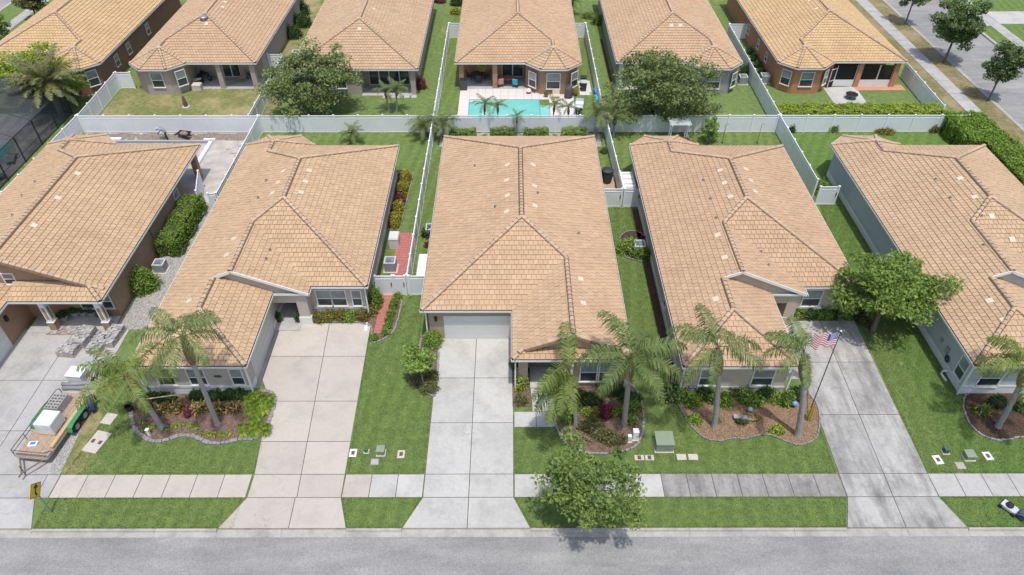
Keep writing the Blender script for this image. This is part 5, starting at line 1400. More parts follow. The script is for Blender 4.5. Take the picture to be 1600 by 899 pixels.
rl.tube([(-.98, -2.35, 1.1), (.98, -2.35, 1.1)], .028, 6); rl.tube([(-.98, -2.35, .86), (.98, -2.35, .86)], .022, 6); rl.tube([(.98, -2.35, 1.1), (.98, -1.9, .7)], .028, 6); rl.build('railing', plain('rail_steel', (.11, .10, .09), .6), t)
MB().bb(.78, .97, -1.7, 2.2, .62, .78).build('side_board', FRESHWOOD, t)
def place(name, lx, ly, z, label, cat, root_rot=TR, group=None):
    M = Matrix.Rotation(TR, 3, 'Z') @ Vector((lx, ly, 0)); return thing(name, (tx+M.x, ty+M.y, z), label, cat, group, root_rot)
c = place('wrapped_crate', .05, -.25, .615, 'square white shrink wrapped crate on the trailer deck', 'crate')
MB().bb(-.52, .52, -.55, .55, .1, .88).build('wrapped_load', plain('shrink_wrap', (.62, .64, .64), .25, .12, 4, .3), c)
for y in (-.5, 0, .5): MB().bb(-.52, .52, y-.07, y+.07, 0, .098).build('pallet_slat', FRESHWOOD, c)
MB().bb(-.5, .5, -.53, .53, .885, .92).build('top_cap', PWHITE, c)
blk = MB(); blk.bb(-.2, .2, -.1, -.065, 0, .2); blk.bb(-.2, .2, .065, .1, 0, .2); blk.bb(-.2, -.165, -.065, .065, 0, .2); blk.bb(.165, .2, -.065, .065, 0, .2); blk.bb(-.018, .018, -.065, .065, 0, .2)
bme = blk.data('hollow_block', BLOCK)
n_ = 0
for lz in range(3):
    for ix in range(2):
        for iy in range(6):
            if lz == 2 and iy > 4: continue
            M = Matrix.Rotation(TR, 3, 'Z') @ Vector((-.62+ix*.42, .75+iy*.22, 0))
            o = bpy.data.objects.new('concrete_block', bme); col.objects.link(o); o.location = (tx+M.x, ty+M.y, .615+lz*.203); o.rotation_euler = (0, 0, TR+random.uniform(-.03, .03))
            tag(o, 'hollow grey concrete block stacked on the trailer behind the crate', 'block', 'concrete blocks stacked on the trailer')
c = place('paper_sack', -.35, -1.55, .615, 'small white and blue sack lying on bare trailer planks', 'sack', TR+.2)
MB().box((0, 0, .06), (.5, .34, .12)).build('bag', PWHITE, c); MB().box((0, .02, .124), (.3, .2, .01)).build('print', PALEBLUE, c)
c = place('jacket', 1.12, 1.75, .6, 'navy jacket and jeans hung over the trailer fender', 'jacket')
j = MB(); j.tube([(-.1, .1, .35), (.05, .0, .42), (.25, -.1, .2), (.32, -.25, -.25), (.3, -.3, -.5)], [.12, .2, .2, .16, .08], 9); j.tube([(0, .1, .38), (.1, .4, .2), (.2, .5, -.2)], [.1, .12, .08], 8); j.build('cloth', BLUEC, c, True)
tp = thing('rolled_tarp', (-26.9, 29.9, 0), 'grey rolled tarpaulin on the driveway behind the trailer', 'tarp', None, .05)
for i, (y, z, r_) in enumerate(((0, .16, .16), (.3, .14, .14), (.12, .38, .13))):
    m_ = MB(); m_.tube([(-1.5+.5*q, y+.03*math.sin(q*2+i), z+.02*math.sin(q*3)) for q in range(6)], r_, 9); m_.build('roll', TARP, tp, True)
bx = thing('foam_box', (-27.75, 30.75, 0), 'bright white box on the driveway before the wheelbarrow', 'box', None, -.1)
MB().bb(-.55, .45, -.42, .42, .12, .62).build('body', PWHITE, bx); MB().bb(-.58, .48, -.45, .45, .625, .68).build('lid', PWHITE, bx); MB().bb(-.55, .45, -.42, .42, 0, .115).build('pallet', FRESHWOOD, bx)
def wheelbarrow(x, y, rz, label, mat, load=None):
    w = thing('wheelbarrow', (x, y, 0), label, 'wheelbarrow', None, rz)
    tr = MB(); b0 = [(-.28, -.4), (.28, -.4), (.22, .35), (-.22, .35)]; b1 = [(-.42, -.6), (.42, -.6), (.36, .62), (-.36, .62)]
    vs = [(a, b, .38) for a, b in b0] + [(a, b, .68) for a, b in b1]; tr.mesh(vs, [(0,1,2,3), (0,4,5,1), (1,5,6,2), (2,6,7,3), (3,7,4,0)]); tr.build('tray', mat, w)
    hd = MB(); hd.tube([(-.3, -1.3, .6), (-.22, .2, .36), (-.05, .95, .22)], .025, 6); hd.tube([(.3, -1.3, .6), (.22, .2, .36), (.05, .95, .22)], .025, 6); hd.build('handles', WOOD, w)
    wl = MB(); wl.cyl((0, .95, .2), .2, .09, 16, 0, .5, 'X'); wl.build('wheel', RUBBER, w)
    lg = MB(); lg.tube([(-.22, -.4, .36), (-.25, -.5, 0)], .02, 5); lg.tube([(.22, -.4, .36), (.25, -.5, 0)], .02, 5); lg.build('legs', BLACK, w)
    if load: MB().lathe((0, 0, .5), [(.34, 0), (.32, .15), (.18, .26), (.03, .3)], 9, 0, .5, 1, 1.3).build('load', load, w)
    return w
wheelbarrow(-26.2, 31.3, 2.6, 'blue grey wheelbarrow beside the white box under palm fronds', plain('barrow_blue', (.22, .28, .33), .5), plain('barrow_sand', (.40, .36, .32), .95))
PAVG = [plain('paver_grey_%d' % i, c_, .95, .15, 6, .4) for i, c_ in enumerate(((.34, .33, .32), (.28, .27, .265), (.42, .40, .38)))]
def paver_stack(x, y, rz, nx, ny, nz, label):
    s = thing('paver_stack', (x, y, 0), label, 'paver stack', 'paver stacks on the driveway', rz)
    MB().bb(-nx*.12, nx*.12, -ny*.075, ny*.075, 0, .1).build('pallet', WOOD, s)
    mb = MB()
    for k in range(nz):
        for i in range(nx):
            for j in range(ny):
                if k == nz-1 and random.random() < .25: continue
                mb.box(((i-nx/2+.5)*.235+random.uniform(-.015, .015), (j-ny/2+.5)*.147+random.uniform(-.01, .01), .14+k*.082), (.225, .14, .078), random.uniform(-.06, .06), random.randrange(3), random.random())
    mb.build('pavers', PAVG, s, kind='stuff'); return s
for u, v, rz, a, b, k, lb in ((113, 548, -.1, 5, 8, 5, 'short grey paver stack next to the bare driveway slab'), (136, 530, -.12, 4, 11, 6, 'tall grey paver stack before the porch columns'), (158, 538, -.08, 4, 12, 4, 'low paver stack near the gravel path'), (180, 528, -.1, 4, 12, 5, 'paver stack at the gravel path edge by the house corner'), (103, 517, 0, 9, 5, 1, 'single layer of pavers spread before the porch')):
    x, y = G(u, v); paver_stack(x, y, rz, a, b, k, lb)

# warning sign with the turn arrow
t = thing('road_sign', (-24.98, 21.13, 0), 'yellow diamond turn arrow sign on grey post in the verge', 'sign', None, R(88))
ps = MB(); ps.bb(-.03, .03, -.03, .03, 0, 2.6); ps.build('post', GREYM, t)
def sign_poly(mb, pts, y, m=0): mb.face([(x_, y, 2.15+z_) for x_, z_ in pts], m)
s = MB(); s.mesh([(x_, y_, 2.15+z_) for y_ in (-.05, -.036) for x_, z_ in ((0, -.56), (.56, 0), (0, .56), (-.56, 0))], [(0,1,2,3), (7,6,5,4), (0,4,5,1), (1,5,6,2), (2,6,7,3), (3,7,4,0)]); pl = s.build('sign_plate', SIGNY, t)
a = MB()
a.face([(x_, -.0535, 2.15+z_) for x_, z_ in ((-.14, -.30), (-.03, -.30), (-.03, -.06), (-.14, -.06))]); a.face([(x_, -.0535, 2.15+z_) for x_, z_ in ((-.14, -.06), (-.03, -.06), (.16, .10), (.07, .17))])
a.face([(x_, -.0535, 2.15+z_) for x_, z_ in ((.26, .27), (-.04, .23), (.22, -.03))]); a.build('arrow', SIGNK, pl)
bd = MB()
for q in range(4):
    an = [(0, -.53), (.53, 0), (0, .53), (-.53, 0)]; p_, q_ = an[q], an[(q+1) % 4]
    bd.face([(p_[0], -.0525, 2.15+p_[1]), (q_[0], -.0525, 2.15+q_[1]), (q_[0]*.955, -.0525, 2.15+q_[1]*.955), (p_[0]*.955, -.0525, 2.15+p_[1]*.955)])
bd.build('border', SIGNK, pl)

# utility boxes
def meter_pad(u, v, w, d, label, rz=0, n=1, mat=PADC):
    x, y = G(u, v); t = thing('meter_box', (x, y, 0), label, 'meter box', 'meter boxes set in the lawns', rz)
    MB().bb(-w/2, w/2, -d/2, d/2, -.03, .035).build('pad', mat, t)
    for i in range(n): MB().bb((i-(n-1)/2)*w/n-.1, (i-(n-1)/2)*w/n+.1, -.13, .13, .036, .05).build('lid', plain('rusty_lid', (.12, .07, .05), .8), t)
    return t
meter_pad(553, 708, .42, .55, 'meter box by the beige driveway edge', 0, 1, PWHITE)
meter_pad(628, 710, .42, .55, 'meter box on lawn nearest the straight pale driveway', 0, 1, PADC)
meter_pad(587, 722, .45, .4, 'flat grey lid beside the green pedestal', 0, 0, CONC_M)
meter_pad(153, 690, .95, 1.5, 'large concrete pad with two lids below the short palm', -.25, 2)
meter_pad(172, 654, .7, .8, 'weathered lid pad at the dry lawn edge', -.2, 0)
meter_pad(1000, 716, .55, .35, 'small paired meter lid beside the verge tree', 0, 1); meter_pad(1016, 716, .5, .35, 'rusty meter lid in front of the transformer', 0, 1); meter_pad(1066, 715, .55, .4, 'sunken grey lid on the flag house lawn', 0, 0); meter_pad(1084, 715, .55, .4, 'sunken brown lid on the flag house lawn', 0, 0)
meter_pad(1467, 720, .45, .6, 'white meter box beside the weathered driveway', .1, 1, PWHITE); meter_pad(1545, 714, .45, .55, 'white meter box below the dark mulch bed', .1, 1, PWHITE); meter_pad(1502, 729, .5, .45, 'sunken oval lid on the blue grey house lawn', 0, 0, CONC_G)
def cabinet(u, v, w, d, h, label, mat=BOXGREEN, cat='utility box', name='utility_cabinet', lip=.03):
    x, y = G(u, v); t = thing(name, (x, y, 0), label, cat, None)
    MB().bb(-w/2-.06, w/2+.06, -d/2-.06, d/2+.06, -.02, .06).build('pad', PADC, t)
    MB().bb(-w/2, w/2, -d/2, d/2, .06, h-.08).build('body', mat, t); MB().bb(-w/2-lip, w/2+lip, -d/2-lip, d/2+lip, h-.079, h).build('lid', mat, t)
    MB().bb(w*.2, w*.2+.06, -d/2-.03, -d/2, h*.5, h*.62).build('lock', GREYM, t)
cabinet(1037, 697, 1.0, .95, .75, 'large grey green transformer box on the lawn by the mulch bed')
cabinet(597, 708, .42, .42, .45, 'small green utility pedestal on the lawn between driveways'); cabinet(1514, 716, .5, .5, .4, 'small green pedestal on the blue grey house lawn')
cabinet(574, 706, .2, .2, .3, 'tiny green valve post beside the pedestal', plain('dark_green', (.05, .12, .07), .6), lip=.01); cabinet(1478, 708, .28, .28, .4, 'dark green drum pedestal near the weathered driveway', plain('dark_green', (.05, .12, .07), .6), lip=.02)
cabinet(984, 690, .2, .2, .55, 'short white telephone pedestal at the bed edge', PWHITE, lip=.01); cabinet(993, 686, .32, .3, .8, 'taller white telephone pedestal at the bed edge', PWHITE, lip=.01)

# flag on its staff at the leaning palm
a, b = Vector((*G(1270, 640, 1.0), 1.0)), Vector((*G(1314, 518, 4.4), 4.4))
a = Vector((18.15, 27.6, .02)); b = Vector((19.5, 30.0, 5.0))
t = thing('flag', tuple(a), 'striped flag with blue canton on a leaning staff beside the weathered driveway', 'flag')
st_ = MB(); st_.tube([(0, 0, 0), tuple(b-a)], .03, 6); st_.build('staff', BLACK, t)
fin = MB(); fin.lathe(tuple(b-a), [(.01, -.05), (.07, 0), (.01, .08)], 8); fin.build('finial', PWHITE, t)
FR_, FW, FB = plain('flag_red', (.33, .04, .06), .8), plain('flag_white', (.58, .55, .56), .8), plain('flag_blue', (.03, .05, .20), .8)
fl = MB(); d = (b-a).normalized(); hoist = -d; fly = Vector((-.96, .1, .1)).normalized(); nx_, H_ = 18, .85; Lf = 1.35
def fp(i, s): 
    x_ = i/nx_*Lf; return (b-a)+hoist*(.12+s*H_) + fly*x_ + Vector((0, .22*math.sin(i*.75)*(i/nx_), -.45*(i/nx_)**1.3 + .05*math.sin(i*.7+s)))
for i in range(nx_):
    for s_ in range(13):
        m_ = 2 if (i < nx_*.4 and s_ < 7) else (0 if s_ % 2 == 0 else 1)
        fl.face([fp(i, s_/13), fp(i+1, s_/13), fp(i+1, (s_+1)/13), fp(i, (s_+1)/13)], m_)
fo = fl.build('cloth', [FR_, FW, FB], t)
stars = MB()
for i in range(6):
    for j in range(5):
        p_ = fp((i+.6)*nx_*.4/6.4, (j+.6)/13*1.25); n1 = Vector((0, -1, .15)).normalized(); u_ = fly; w_ = hoist
        for sg in (-.012, .012): stars.face([p_+n1*sg+u_*.028*math.cos(k*math.pi*2/5+.3)+w_*.028*math.sin(k*math.pi*2/5+.3) for k in range(5)])
stars.build('stars', FW, fo, kind='stuff')
# yellow flower spray hanging from the same palm
t = thing('flower_spray', (18.1, 27.35, .12), 'yellow flower strands hanging beside the weathered driveway', 'flowers')
n = 110; az = rng.uniform(0, 6.283, n); r_ = rng.uniform(.02, .24, n); top = np.stack([np.zeros(n), np.zeros(n), np.full(n, 1.35)], 1)
m_ = np.stack([np.cos(az)*r_*.7, np.sin(az)*r_*.7, rng.uniform(.7, .95, n)], 1); e = np.stack([np.cos(az)*r_, np.sin(az)*r_, rng.uniform(-.1, .45, n)], 1); s = np.stack([np.cos(az*3), np.sin(az*3), np.zeros(n)], 1)*.012
V = np.concatenate([np.stack([top-s, top+s, m_+s, m_-s], 1), np.stack([m_-s, m_+s, e+s, e-s], 1)])
inst('strands', quads_mesh('strands', V, rng.uniform(.5, 1, 2*n), leaf_mat('yellow_strands', (.35, .26, .05), (.62, .5, .14))), t)
# pale flower spathe of the bending palm
t = thing('flower_spathe', (3.35, 27.2, 3.9), 'pale dry flower spathe standing at the bending palm crown', 'flower')
s = MB(); s.tube([(0, 0, -.4), (.05, .1, .3), (.12, .2, .9), (.14, .22, 1.3)], [.04, .11, .09, .01], 8); s.tube([(-.2, 0, -.3), (-.28, .1, .3), (-.3, .1, .8)], [.04, .09, .01], 8); s.build('spathe', plain('spathe', (.52, .44, .33), .8), t, True)

# lawn mower
x, y = G(1577, 797); t = thing('lawn_mower', (x, y, 0), 'push lawn mower with silver deck on the verge', 'mower', None, R(35), .95)
MB().bb(-.26, .26, -.42, .42, .12, .28).build('deck', plain('mower_silver', (.5, .53, .58), .35), t); m_ = MB(); m_.lathe((0, .05, .28), [(.2, 0), (.2, .14), (.14, .2), (.02, .21)], 12); m_.build('engine', BLACK, t)
MB().box((0, -.68, .3), (.44, .5, .36), 0, 0, .5, .3).build('grass_bag', plain('mower_bag', (.05, .07, .10), .9), t)
for sx_ in (-1, 1):
    for yy in (-.36, .36): w_ = MB(); w_.cyl((sx_*.3, yy, .12), .12, .07, 14, 0, .5, 'X'); w_.build('wheel', RUBBER, t)
h_ = MB(); h_.tube([(-.24, -.3, .25), (-.24, -1.35, .95), (.24, -1.35, .95), (.24, -.3, .25)], .018, 6); h_.build('handle', GREYM, t)

# air conditioners, sheds, carts
def ac(x, y, label, s=.85, h=.9, mat=GREYM, fan=True):
    t = thing('air_conditioner', (x, y, 0), label, 'air conditioner', 'air conditioners beside the houses')
    MB().bb(-s/2-.12, s/2+.12, -s/2-.12, s/2+.12, -.02, .07).build('pad', PADC, t)
    b_ = MB()
    for i in range(9): b_.bb(-s/2, s/2, -s/2, s/2, .1+i*(h-.2)/9, .1+(i+.72)*(h-.2)/9)
    b_.bb(-s/2+.02, s/2-.02, -s/2+.02, s/2-.02, .07, h-.08); b_.build('louvred_body', plain('ac_grey', (.30, .33, .34), .5), t)
    tp_ = MB(); tp_.ring(rect(-s/2-.01, s/2+.01, -s/2-.01, s/2+.01), 0, .1, h-.08, h); tp_.build('top', plain('ac_top', (.5, .52, .53), .5), t)
    if fan:
        f_ = MB(); f_.cyl((0, 0, h-.05), s/2-.1, .02, 20, 0); f_.cyl((0, 0, h-.02), .12, .05, 12, 0)
        for k in range(5): f_.box((.5*(s/2-.1)*math.cos(k*1.257), .5*(s/2-.1)*math.sin(k*1.257), h-.02), (s/2-.12, .12, .015), k*1.257, 0, .5, .4)
        f_.build('fan', plain('ac_fan', (.16, .19, .22), .5), t)
    return t
ac(-9.1, 41.7, 'grey air conditioner on the red paver pad'); ac(9.95, 43.7, 'air conditioner half sunk in shrubs by the flag house wall'); ac(-6.35, 45.9, 'air conditioner peeping past the garage house eave'); ac(-26.45, 41.6, 'pale air conditioner behind the round ball bush', .8, .8)
ac(-24.6, 79.5, 'air conditioner at the far wall of the open lanai house'); ac(25.1, 73.0, 'air conditioner beside the grey bay window'); ac(27.55, 73.3, 'air conditioner against the orange house side wall'); ac(8.2, 87, 'air conditioner in the far yard of the pool house')
def bin_box(name, x, y, w, d, h, label, cat, mat, rz=0, lines=0):
    t = thing(name, (x, y, 0), label, cat, None, rz)
    MB().bb(-w/2, w/2, -d/2, d/2, .02, h-.12).build('body', mat, t)
    l_ = MB(); l_.mesh([(-w/2-.03, -d/2-.03, h-.119), (w/2+.03, -d/2-.03, h-.119), (w/2+.03, d/2+.03, h-.119), (-w/2-.03, d/2+.03, h-.119), (-w/2+.03, -d/2+.03, h), (w/2-.03, -d/2+.03, h), (w/2-.03, d/2-.03, h), (-w/2+.03, d/2-.03, h)], [(4,5,6,7), (0,1,5,4), (1,2,6,5), (2,3,7,6), (3,0,4,7)])
    lo = l_.build('lid', mat, t)
    if lines:
        for i in range(lines): MB().bb(-w/2+.08, w/2-.08, -d/2+(i+.45)*d/lines, -d/2+(i+.55)*d/lines, h+.001, h+.02).build('rib', GREYM, lo)
    MB().bb(w/2-.1, w/2+.02, -.12, .12, h-.3, h-.2).build('handle', GREYM, t)
    return t
bin_box('storage_box', -9.15, 44.6, .75, 1.0, 1.05, 'white generator box behind the grey air conditioner', 'generator', plain('generator_white', (.60, .61, .60), .5))
bin_box('storage_shed', -6.35, 40.6, 1.05, 2.5, 1.35, 'long white storage box against the garage house wall', 'storage box', PWHITE)
bin_box('storage_shed', 9.85, 51.4, 1.15, 2.3, 1.75, 'white plastic storage shed behind the panel by the flag house', 'shed', PWHITE, .03, 3)
t = thing('refuse_cart', (8.45, 53.6, 0), 'black covered barrel cart on pavers beside the side fence', 'cart')
m_ = MB(); m_.lathe((0, 0, .1), [(.42, 0), (.5, .55), (.52, .95), (.46, 1.1)], 8); m_.build('body', plain('cart_black', (.035, .038, .04), .5), t); m_ = MB(); m_.lathe((0, 0, 1.2), [(.55, 0), (.53, .08), (.3, .18), (.04, .2)], 8); m_.build('lid', plain('cart_black', (.035, .038, .04), .5), t); m_ = MB(); m_.cyl((-.3, .35, .12), .12, .08, 12, 0, .5, 'X'); m_.cyl((.3, .35, .12), .12, .08, 12, 0, .5, 'X'); m_.build('wheels', RUBBER, t)
sheet('cart_pad', rect(7.75, 9.1, 50.1, 55.2), .02, plain('tan_pavers', (.42, .30, .22), .9, .2, 6, .4), -.02)

# pots and small things at the entries
def pot(x, y, r, h, label, leaf='dark', mat=GREYM, z=0, group='potted plants', fol=.35, n=260):
    t = thing('potted_plant', (x, y, z), label, 'potted plant', group)
    m_ = MB(); m_.lathe((0, 0, 0), [(r*.65, 0), (r, h*.8), (r*1.08, h*.82), (r*1.08, h), (r*.85, h)], 12); m_.build('pot', mat, t)
    d_ = unit(rng.normal(size=(n, 3))); d_[:, 2] = np.abs(d_[:, 2]); P = d_*fol*rng.uniform(.5, 1, (n, 1)) + np.array([0, 0, h+.05]); leaf_part('foliage', P, d_, .09, LEAF[leaf], t, .3)
    return t
PG2 = plain('pot_stone', (.36, .35, .33), .8)
for u, v, lb in ((102, 505, 'stone pot with spiky plant beside the inner porch column'), (163, 505, 'stone pot with spiky plant beside the outer porch column'), (120, 498, 'dark potted plant on the porch floor'), (133, 497, 'dark leafy pot under the porch window'), (146, 498, 'small dark pot between the two stone pots')):
    x, y = G(u, v); pot(x, y+.25, .28, .45, lb, 'dark', PG2, .06, 'potted plants on the brown porch', .42)
x, y = G(438, 503); pot(x, y, .22, .4, 'small topiary pot at the garage side of the beige entry', 'dark', BLACK, .09, 'pots at the beige entry'); x, y = G(469, 503); pot(x, y, .22, .4, 'small topiary pot at the pier side of the beige entry', 'dark', BLACK, .09, 'pots at the beige entry')
x, y = G(1162, 657); t = thing('garden_bench', (x, y, 0), 'low grey stone bench in the brown mulch', 'bench', None, R(-8))
MB().bb(-.6, .6, -.15, .15, .22, .3).build('seat', CONC_G, t); MB().bb(-.5, -.38, -.12, .12, 0, .219).build('leg', CONC_G, t); MB().bb(.38, .5, -.12, .12, 0, .219).build('leg', CONC_G, t)
def globe(u, v, mat, label):
    x, y = G(u, v); t = thing('garden_ornament', (x, y, 0), label, 'ornament'); m_ = MB(); m_.lathe((0, 0, .35), [(.02, -.16), (.14, -.1), (.18, 0), (.14, .12), (.02, .17)], 12); m_.build('globe', mat, t, True); m_ = MB(); m_.cyl((0, 0, .11), .06, .22, 8); m_.build('stem', BLACK, t)
globe(1172, 646, plain('ornament_teal', (.22, .42, .40), .4), 'teal garden ornament before the dark shrubs'); globe(1241, 637, plain('ornament_blue', (.16, .30, .62), .3), 'blue glass globe beside the leaning flag palm')
p_ = thing('bamboo_pole', (*G(221, 624, .9), .9), 'pale pole lying across shrubs beside the short palm', 'pole'); m_ = MB(); q0 = Vector(G(281, 616, .9)) - Vector(G(221, 624, .9)); m_.tube([(0, 0, 0), (q0.x, q0.y, .0)], .035, 7); m_.build('cane', plain('cane', (.62, .55, .33), .6), p_)
x, y = G(206, 640); t = thing('garden_spade', (x, y, 0), 'black plastic bucket at the edge of the red mulch bed', 'bucket'); t.name = 'bucket'
m_ = MB(); m_.lathe((0, 0, 0), [(.2, 0), (.26, .4), (.28, .42), (.24, .42), (.18, .1)], 12); m_.build('pail', BLACK, t); m_ = MB(); m_.tube([(-.26, 0, .4), (-.15, 0, .6), (.15, 0, .6), (.26, 0, .4)], .012, 5); m_.build('handle', GREYM, t)
x, y = G(236, 680); t = thing('path_light', (x, y, 0), 'short white post light on the stone edging', 'light'); MB().bb(-.07, .07, -.07, .07, 0, .55).build('post', PWHITE, t); MB().bb(-.1, .1, -.1, .1, .551, .6).build('cap', PWHITE, t)
x, y = G(573, 517); t = thing('splash_block', (x, y, 0), 'white drain spout at the corner of the beige driveway', 'drain'); MB().box((0, .15, .07), (.2, .5, .1), .1).build('spout', PWHITE, t); MB().box((.05, .45, .2), (.09, .09, .3)).build('elbow', PWHITE, t)
# house number ironwork on the flag house corner
ir = MB()
for i in range(3): ir.tube([(10.98+i*.24+.1*math.cos(k*.7), 29.34, 1.15+.12*math.sin(k*.7)) for k in range(10)], .022, 5)
ir.build('wall_scroll', BLACK, H4)

# ------------------------------------------------------------------ swimming pool garden
CB = plain('pool_deck_paver', (.60, .56, .53), .85, .07, 6, .2)
def deck_slabs(name, poly_rects, step, mat):
    b_ = MB(); 
    for (x0, x1, y0, y1) in poly_rects: b_.prism(rect(x0, x1, y0, y1), -.02, .02)
    root = struct(b_.build(name, JOINT))
    for (x0, x1, y0, y1) in poly_rects:
        nx = max(1, round((x1-x0)/step)); ny = max(1, round((y1-y0)/step))
        for i in range(nx):
            for j in range(ny):
                MB().prism(inset(rect(x0+(x1-x0)*i/nx, x0+(x1-x0)*(i+1)/nx, y0+(y1-y0)*j/ny, y0+(y1-y0)*(j+1)/ny), .008), 0, .04).build('paver', mat, root)
PX0, PX1, PY0, PY1 = -4.35, 3.0, 64.3, 69.2
deck_slabs('pool_deck', [(-5.4, PX0, 63.6, 72.5), (PX0, PX1, PY1, 72.5), (PX1, 6.6, 69.2, 71.1), (PX1+1.0, 6.6, 63.6, 69.2), (PX0, PX1+1.0, 63.6, PY0), (7.3, 8.6, 70.2, 73.6)], .8, CB)
pw = struct(MB().bb(PX0+.02, PX1-.02, PY0+.02, PY1-.02, -.02, .012).build('pool_water', water_mat()))
pc = MB(); pc.ring(rect(PX0, PX1, PY0, PY1), 0, .06, 0, .055); struct(pc.build('pool_coping', plain('pool_tile_blue', (.10, .34, .38), .3)))
struct(MB().bb(PX1+.02, PX1+.98, PY0+1.0, 68.0, -.02, .014).build('spa_water', plain('spa_water', (.22, .55, .52), .1))); struct(MB().bb(PX0+.08, PX0+1.9, PY1-.55, PY1-.07, .013, .02).build('pool_step', plain('pool_step', (.36, .62, .6), .3)))
def chair(x, y, rz, label, seatm, framem, group=None, cat='chair', backm=None, z=.04):
    t = thing('garden_chair', (x, y, z), label, cat, group, rz)
    MB().bb(-.28, .28, -.28, .28, .38, .46).build('seat', seatm, t); MB().box((0, .3, .72), (.56, .07, .6), 0, 0, .5, -.2).build('backrest', backm or seatm, t)
    for sx_ in (-1, 1):
        for sy_ in (-1, 1): MB().bb(sx_*.25-.02, sx_*.25+.02, sy_*.25-.02, sy_*.25+.02, 0, .38).build('leg', framem, t)
        MB().bb(sx_*.29-.03, sx_*.29+.03, -.28, .3, .6, .64).build('armrest', framem, t)
    return t
WICK = plain('dark_wicker', (.05, .045, .045), .8, .3, 20, .4)
chair(-1.75+.6, 72.2, R(200), 'chair draped with a pink towel at the pool lanai edge', PINK, BLACK, 'pool chairs'); chair(.55, 72.1, R(160), 'chair draped with a turquoise striped towel at the pool', TURQ, BLACK, 'pool chairs', backm=TURQ)
def table(x, y, r, h, label, top, leg, z=.05, square=False):
    t = thing('garden_table', (x, y, z), label, 'table')
    m_ = MB(); m_.bb(-r, r, -r, r, h-.05, h) if square else m_.cyl((0, 0, h-.025), r, .05, 20); m_.build('table_top', top, t)
    for k in range(4): a_ = k*math.pi/2+.785; MB().box((.7*r*math.cos(a_), .7*r*math.sin(a_), (h-.05)/2), (.05, .05, h-.05)).build('leg', leg, t)
    return t
table(-.3, 72.9, .6, .72, 'round brown table between the towel draped chairs', plain('table_brown', (.28, .12, .08), .5), BLACK)
table(-3.6, 73.9, .7, .72, 'dark dining table under the pool lanai', WICK, BLACK)
for x, y, rz, lb in ((-4.5, 73.9, R(90), 'dark wicker chair against the lanai side column'), (-2.6, 74.0, R(-90), 'dark wicker chair facing the lanai side column'), (-3.5, 73.0, R(180), 'dark wicker chair with its back to the pool')): chair(x, y, rz, lb, WICK, BLACK, 'wicker chairs under the pool lanai', z=.05)
def grill(x, y, label, r=.42, h=1.25):
    t = thing('covered_grill', (x, y, .04), label, 'grill cover'); cm_ = plain('grill_cover', (.07, .07, .075), .8, .2, 6, .4)
    m_ = MB(); m_.lathe((0, 0, 0), [(r*1.05, 0), (r, h*.6), (r*.85, h*.82), (r*.45, h*.97), (.03, h)], 12); m_.build('cover', cm_, t, True); m_ = MB(); m_.lathe((0, 0, .02), [(r*1.09, 0), (r*1.09, .07), (r*1.0, .08)], 12); m_.build('hem', BLACK, t)
grill(6.05, 69.75, 'tall dark covered smoker beside the bay wall')
t = thing('gas_grill', (-5.05, 71.6, .04), 'black covered grill box at the lanai corner', 'grill'); MB().box((0, 0, .55), (.75, .7, 1.1)).build('cover', plain('grill_cover', (.07, .07, .075), .8, .2, 6, .4), t); MB().box((0, 0, 1.14), (.7, .6, .08)).build('hood', BLACK, t)
pot(-1.45, 72.1, .26, .42, 'yellow green potted plant at the lanai column', 'lime', BLACK, .04); pot(3.7, 69.8, .22, .35, 'terracotta potted plant before the bay window', 'tree', TERRA, .04, fol=.25); pot(6.75, 70.2, .3, .4, 'yellow potted croton at the bay corner', 'yellow', TERRA, .04, fol=.45)
t = thing('hanging_basket', (-3.1, 73.1, 1.75), 'green hanging fern basket under the pool lanai eave', 'hanging plant'); m_ = MB(); m_.lathe((0, 0, 0), [(.05, 0), (.22, .15), (.22, .2)], 10); m_.build('basket', TERRA, t); P = unit(rng.normal(size=(300, 3)))*.5; leaf_part('foliage', P+np.array([0, 0, .15]), P, .12, LEAF['lime'], t, .25); m_ = MB(); m_.tube([(0, 0, .2), (0, 0, .66)], .008, 4); m_.build('wire', BLACK, t)
t = thing('lounge_seat', (4.75, 69.7, .04), 'low beige lounge seat before the bay window', 'seat'); MB().box((0, 0, .2), (.75, .6, .16)).build('cushion', BRASSY, t); MB().box((0, .3, .45), (.75, .1, .5), 0, 0, .5, -.3).build('back', BRASSY, t); MB().bb(-.35, .35, -.28, .28, 0, .119).build('base', BLACK, t)
t = thing('beach_ball', (1.9, 70.6, .04), 'pink and white beach ball on the pool deck', 'ball'); m_ = MB(); m_.lathe((0, 0, .28), [(.02, -.28), (.2, -.2), (.28, 0)], 14, 0); m_.build('lower_half', plain('ball_magenta', (.35, .05, .16), .5), t, True); m_ = MB(); m_.lathe((0, 0, .28), [(.28, 0.002), (.2, .2), (.02, .28)], 14); m_.build('upper_half', PWHITE, t, True)
def wheelie(x, y, label, mat, lid, group=None):
    t = thing('wheelie_bin', (x, y, .04), label, 'bin', group); m_ = MB(); m_.mesh([(-.24, -.28, 0), (.24, -.28, 0), (.24, .28, 0), (-.24, .28, 0), (-.31, -.36, .95), (.31, -.36, .95), (.31, .36, .95), (-.31, .36, .95)], [(0,1,5,4), (1,2,6,5), (2,3,7,6), (3,0,4,7), (0,3,2,1)]); m_.build('body', mat, t)
    MB().box((0, 0, .99), (.66, .76, .07)).build('lid', lid, t); m_ = MB(); m_.cyl((-.27, .3, .1), .1, .06, 12, 0, .5, 'X'); m_.cyl((.27, .3, .1), .1, .06, 12, 0, .5, 'X'); m_.build('wheels', RUBBER, t)
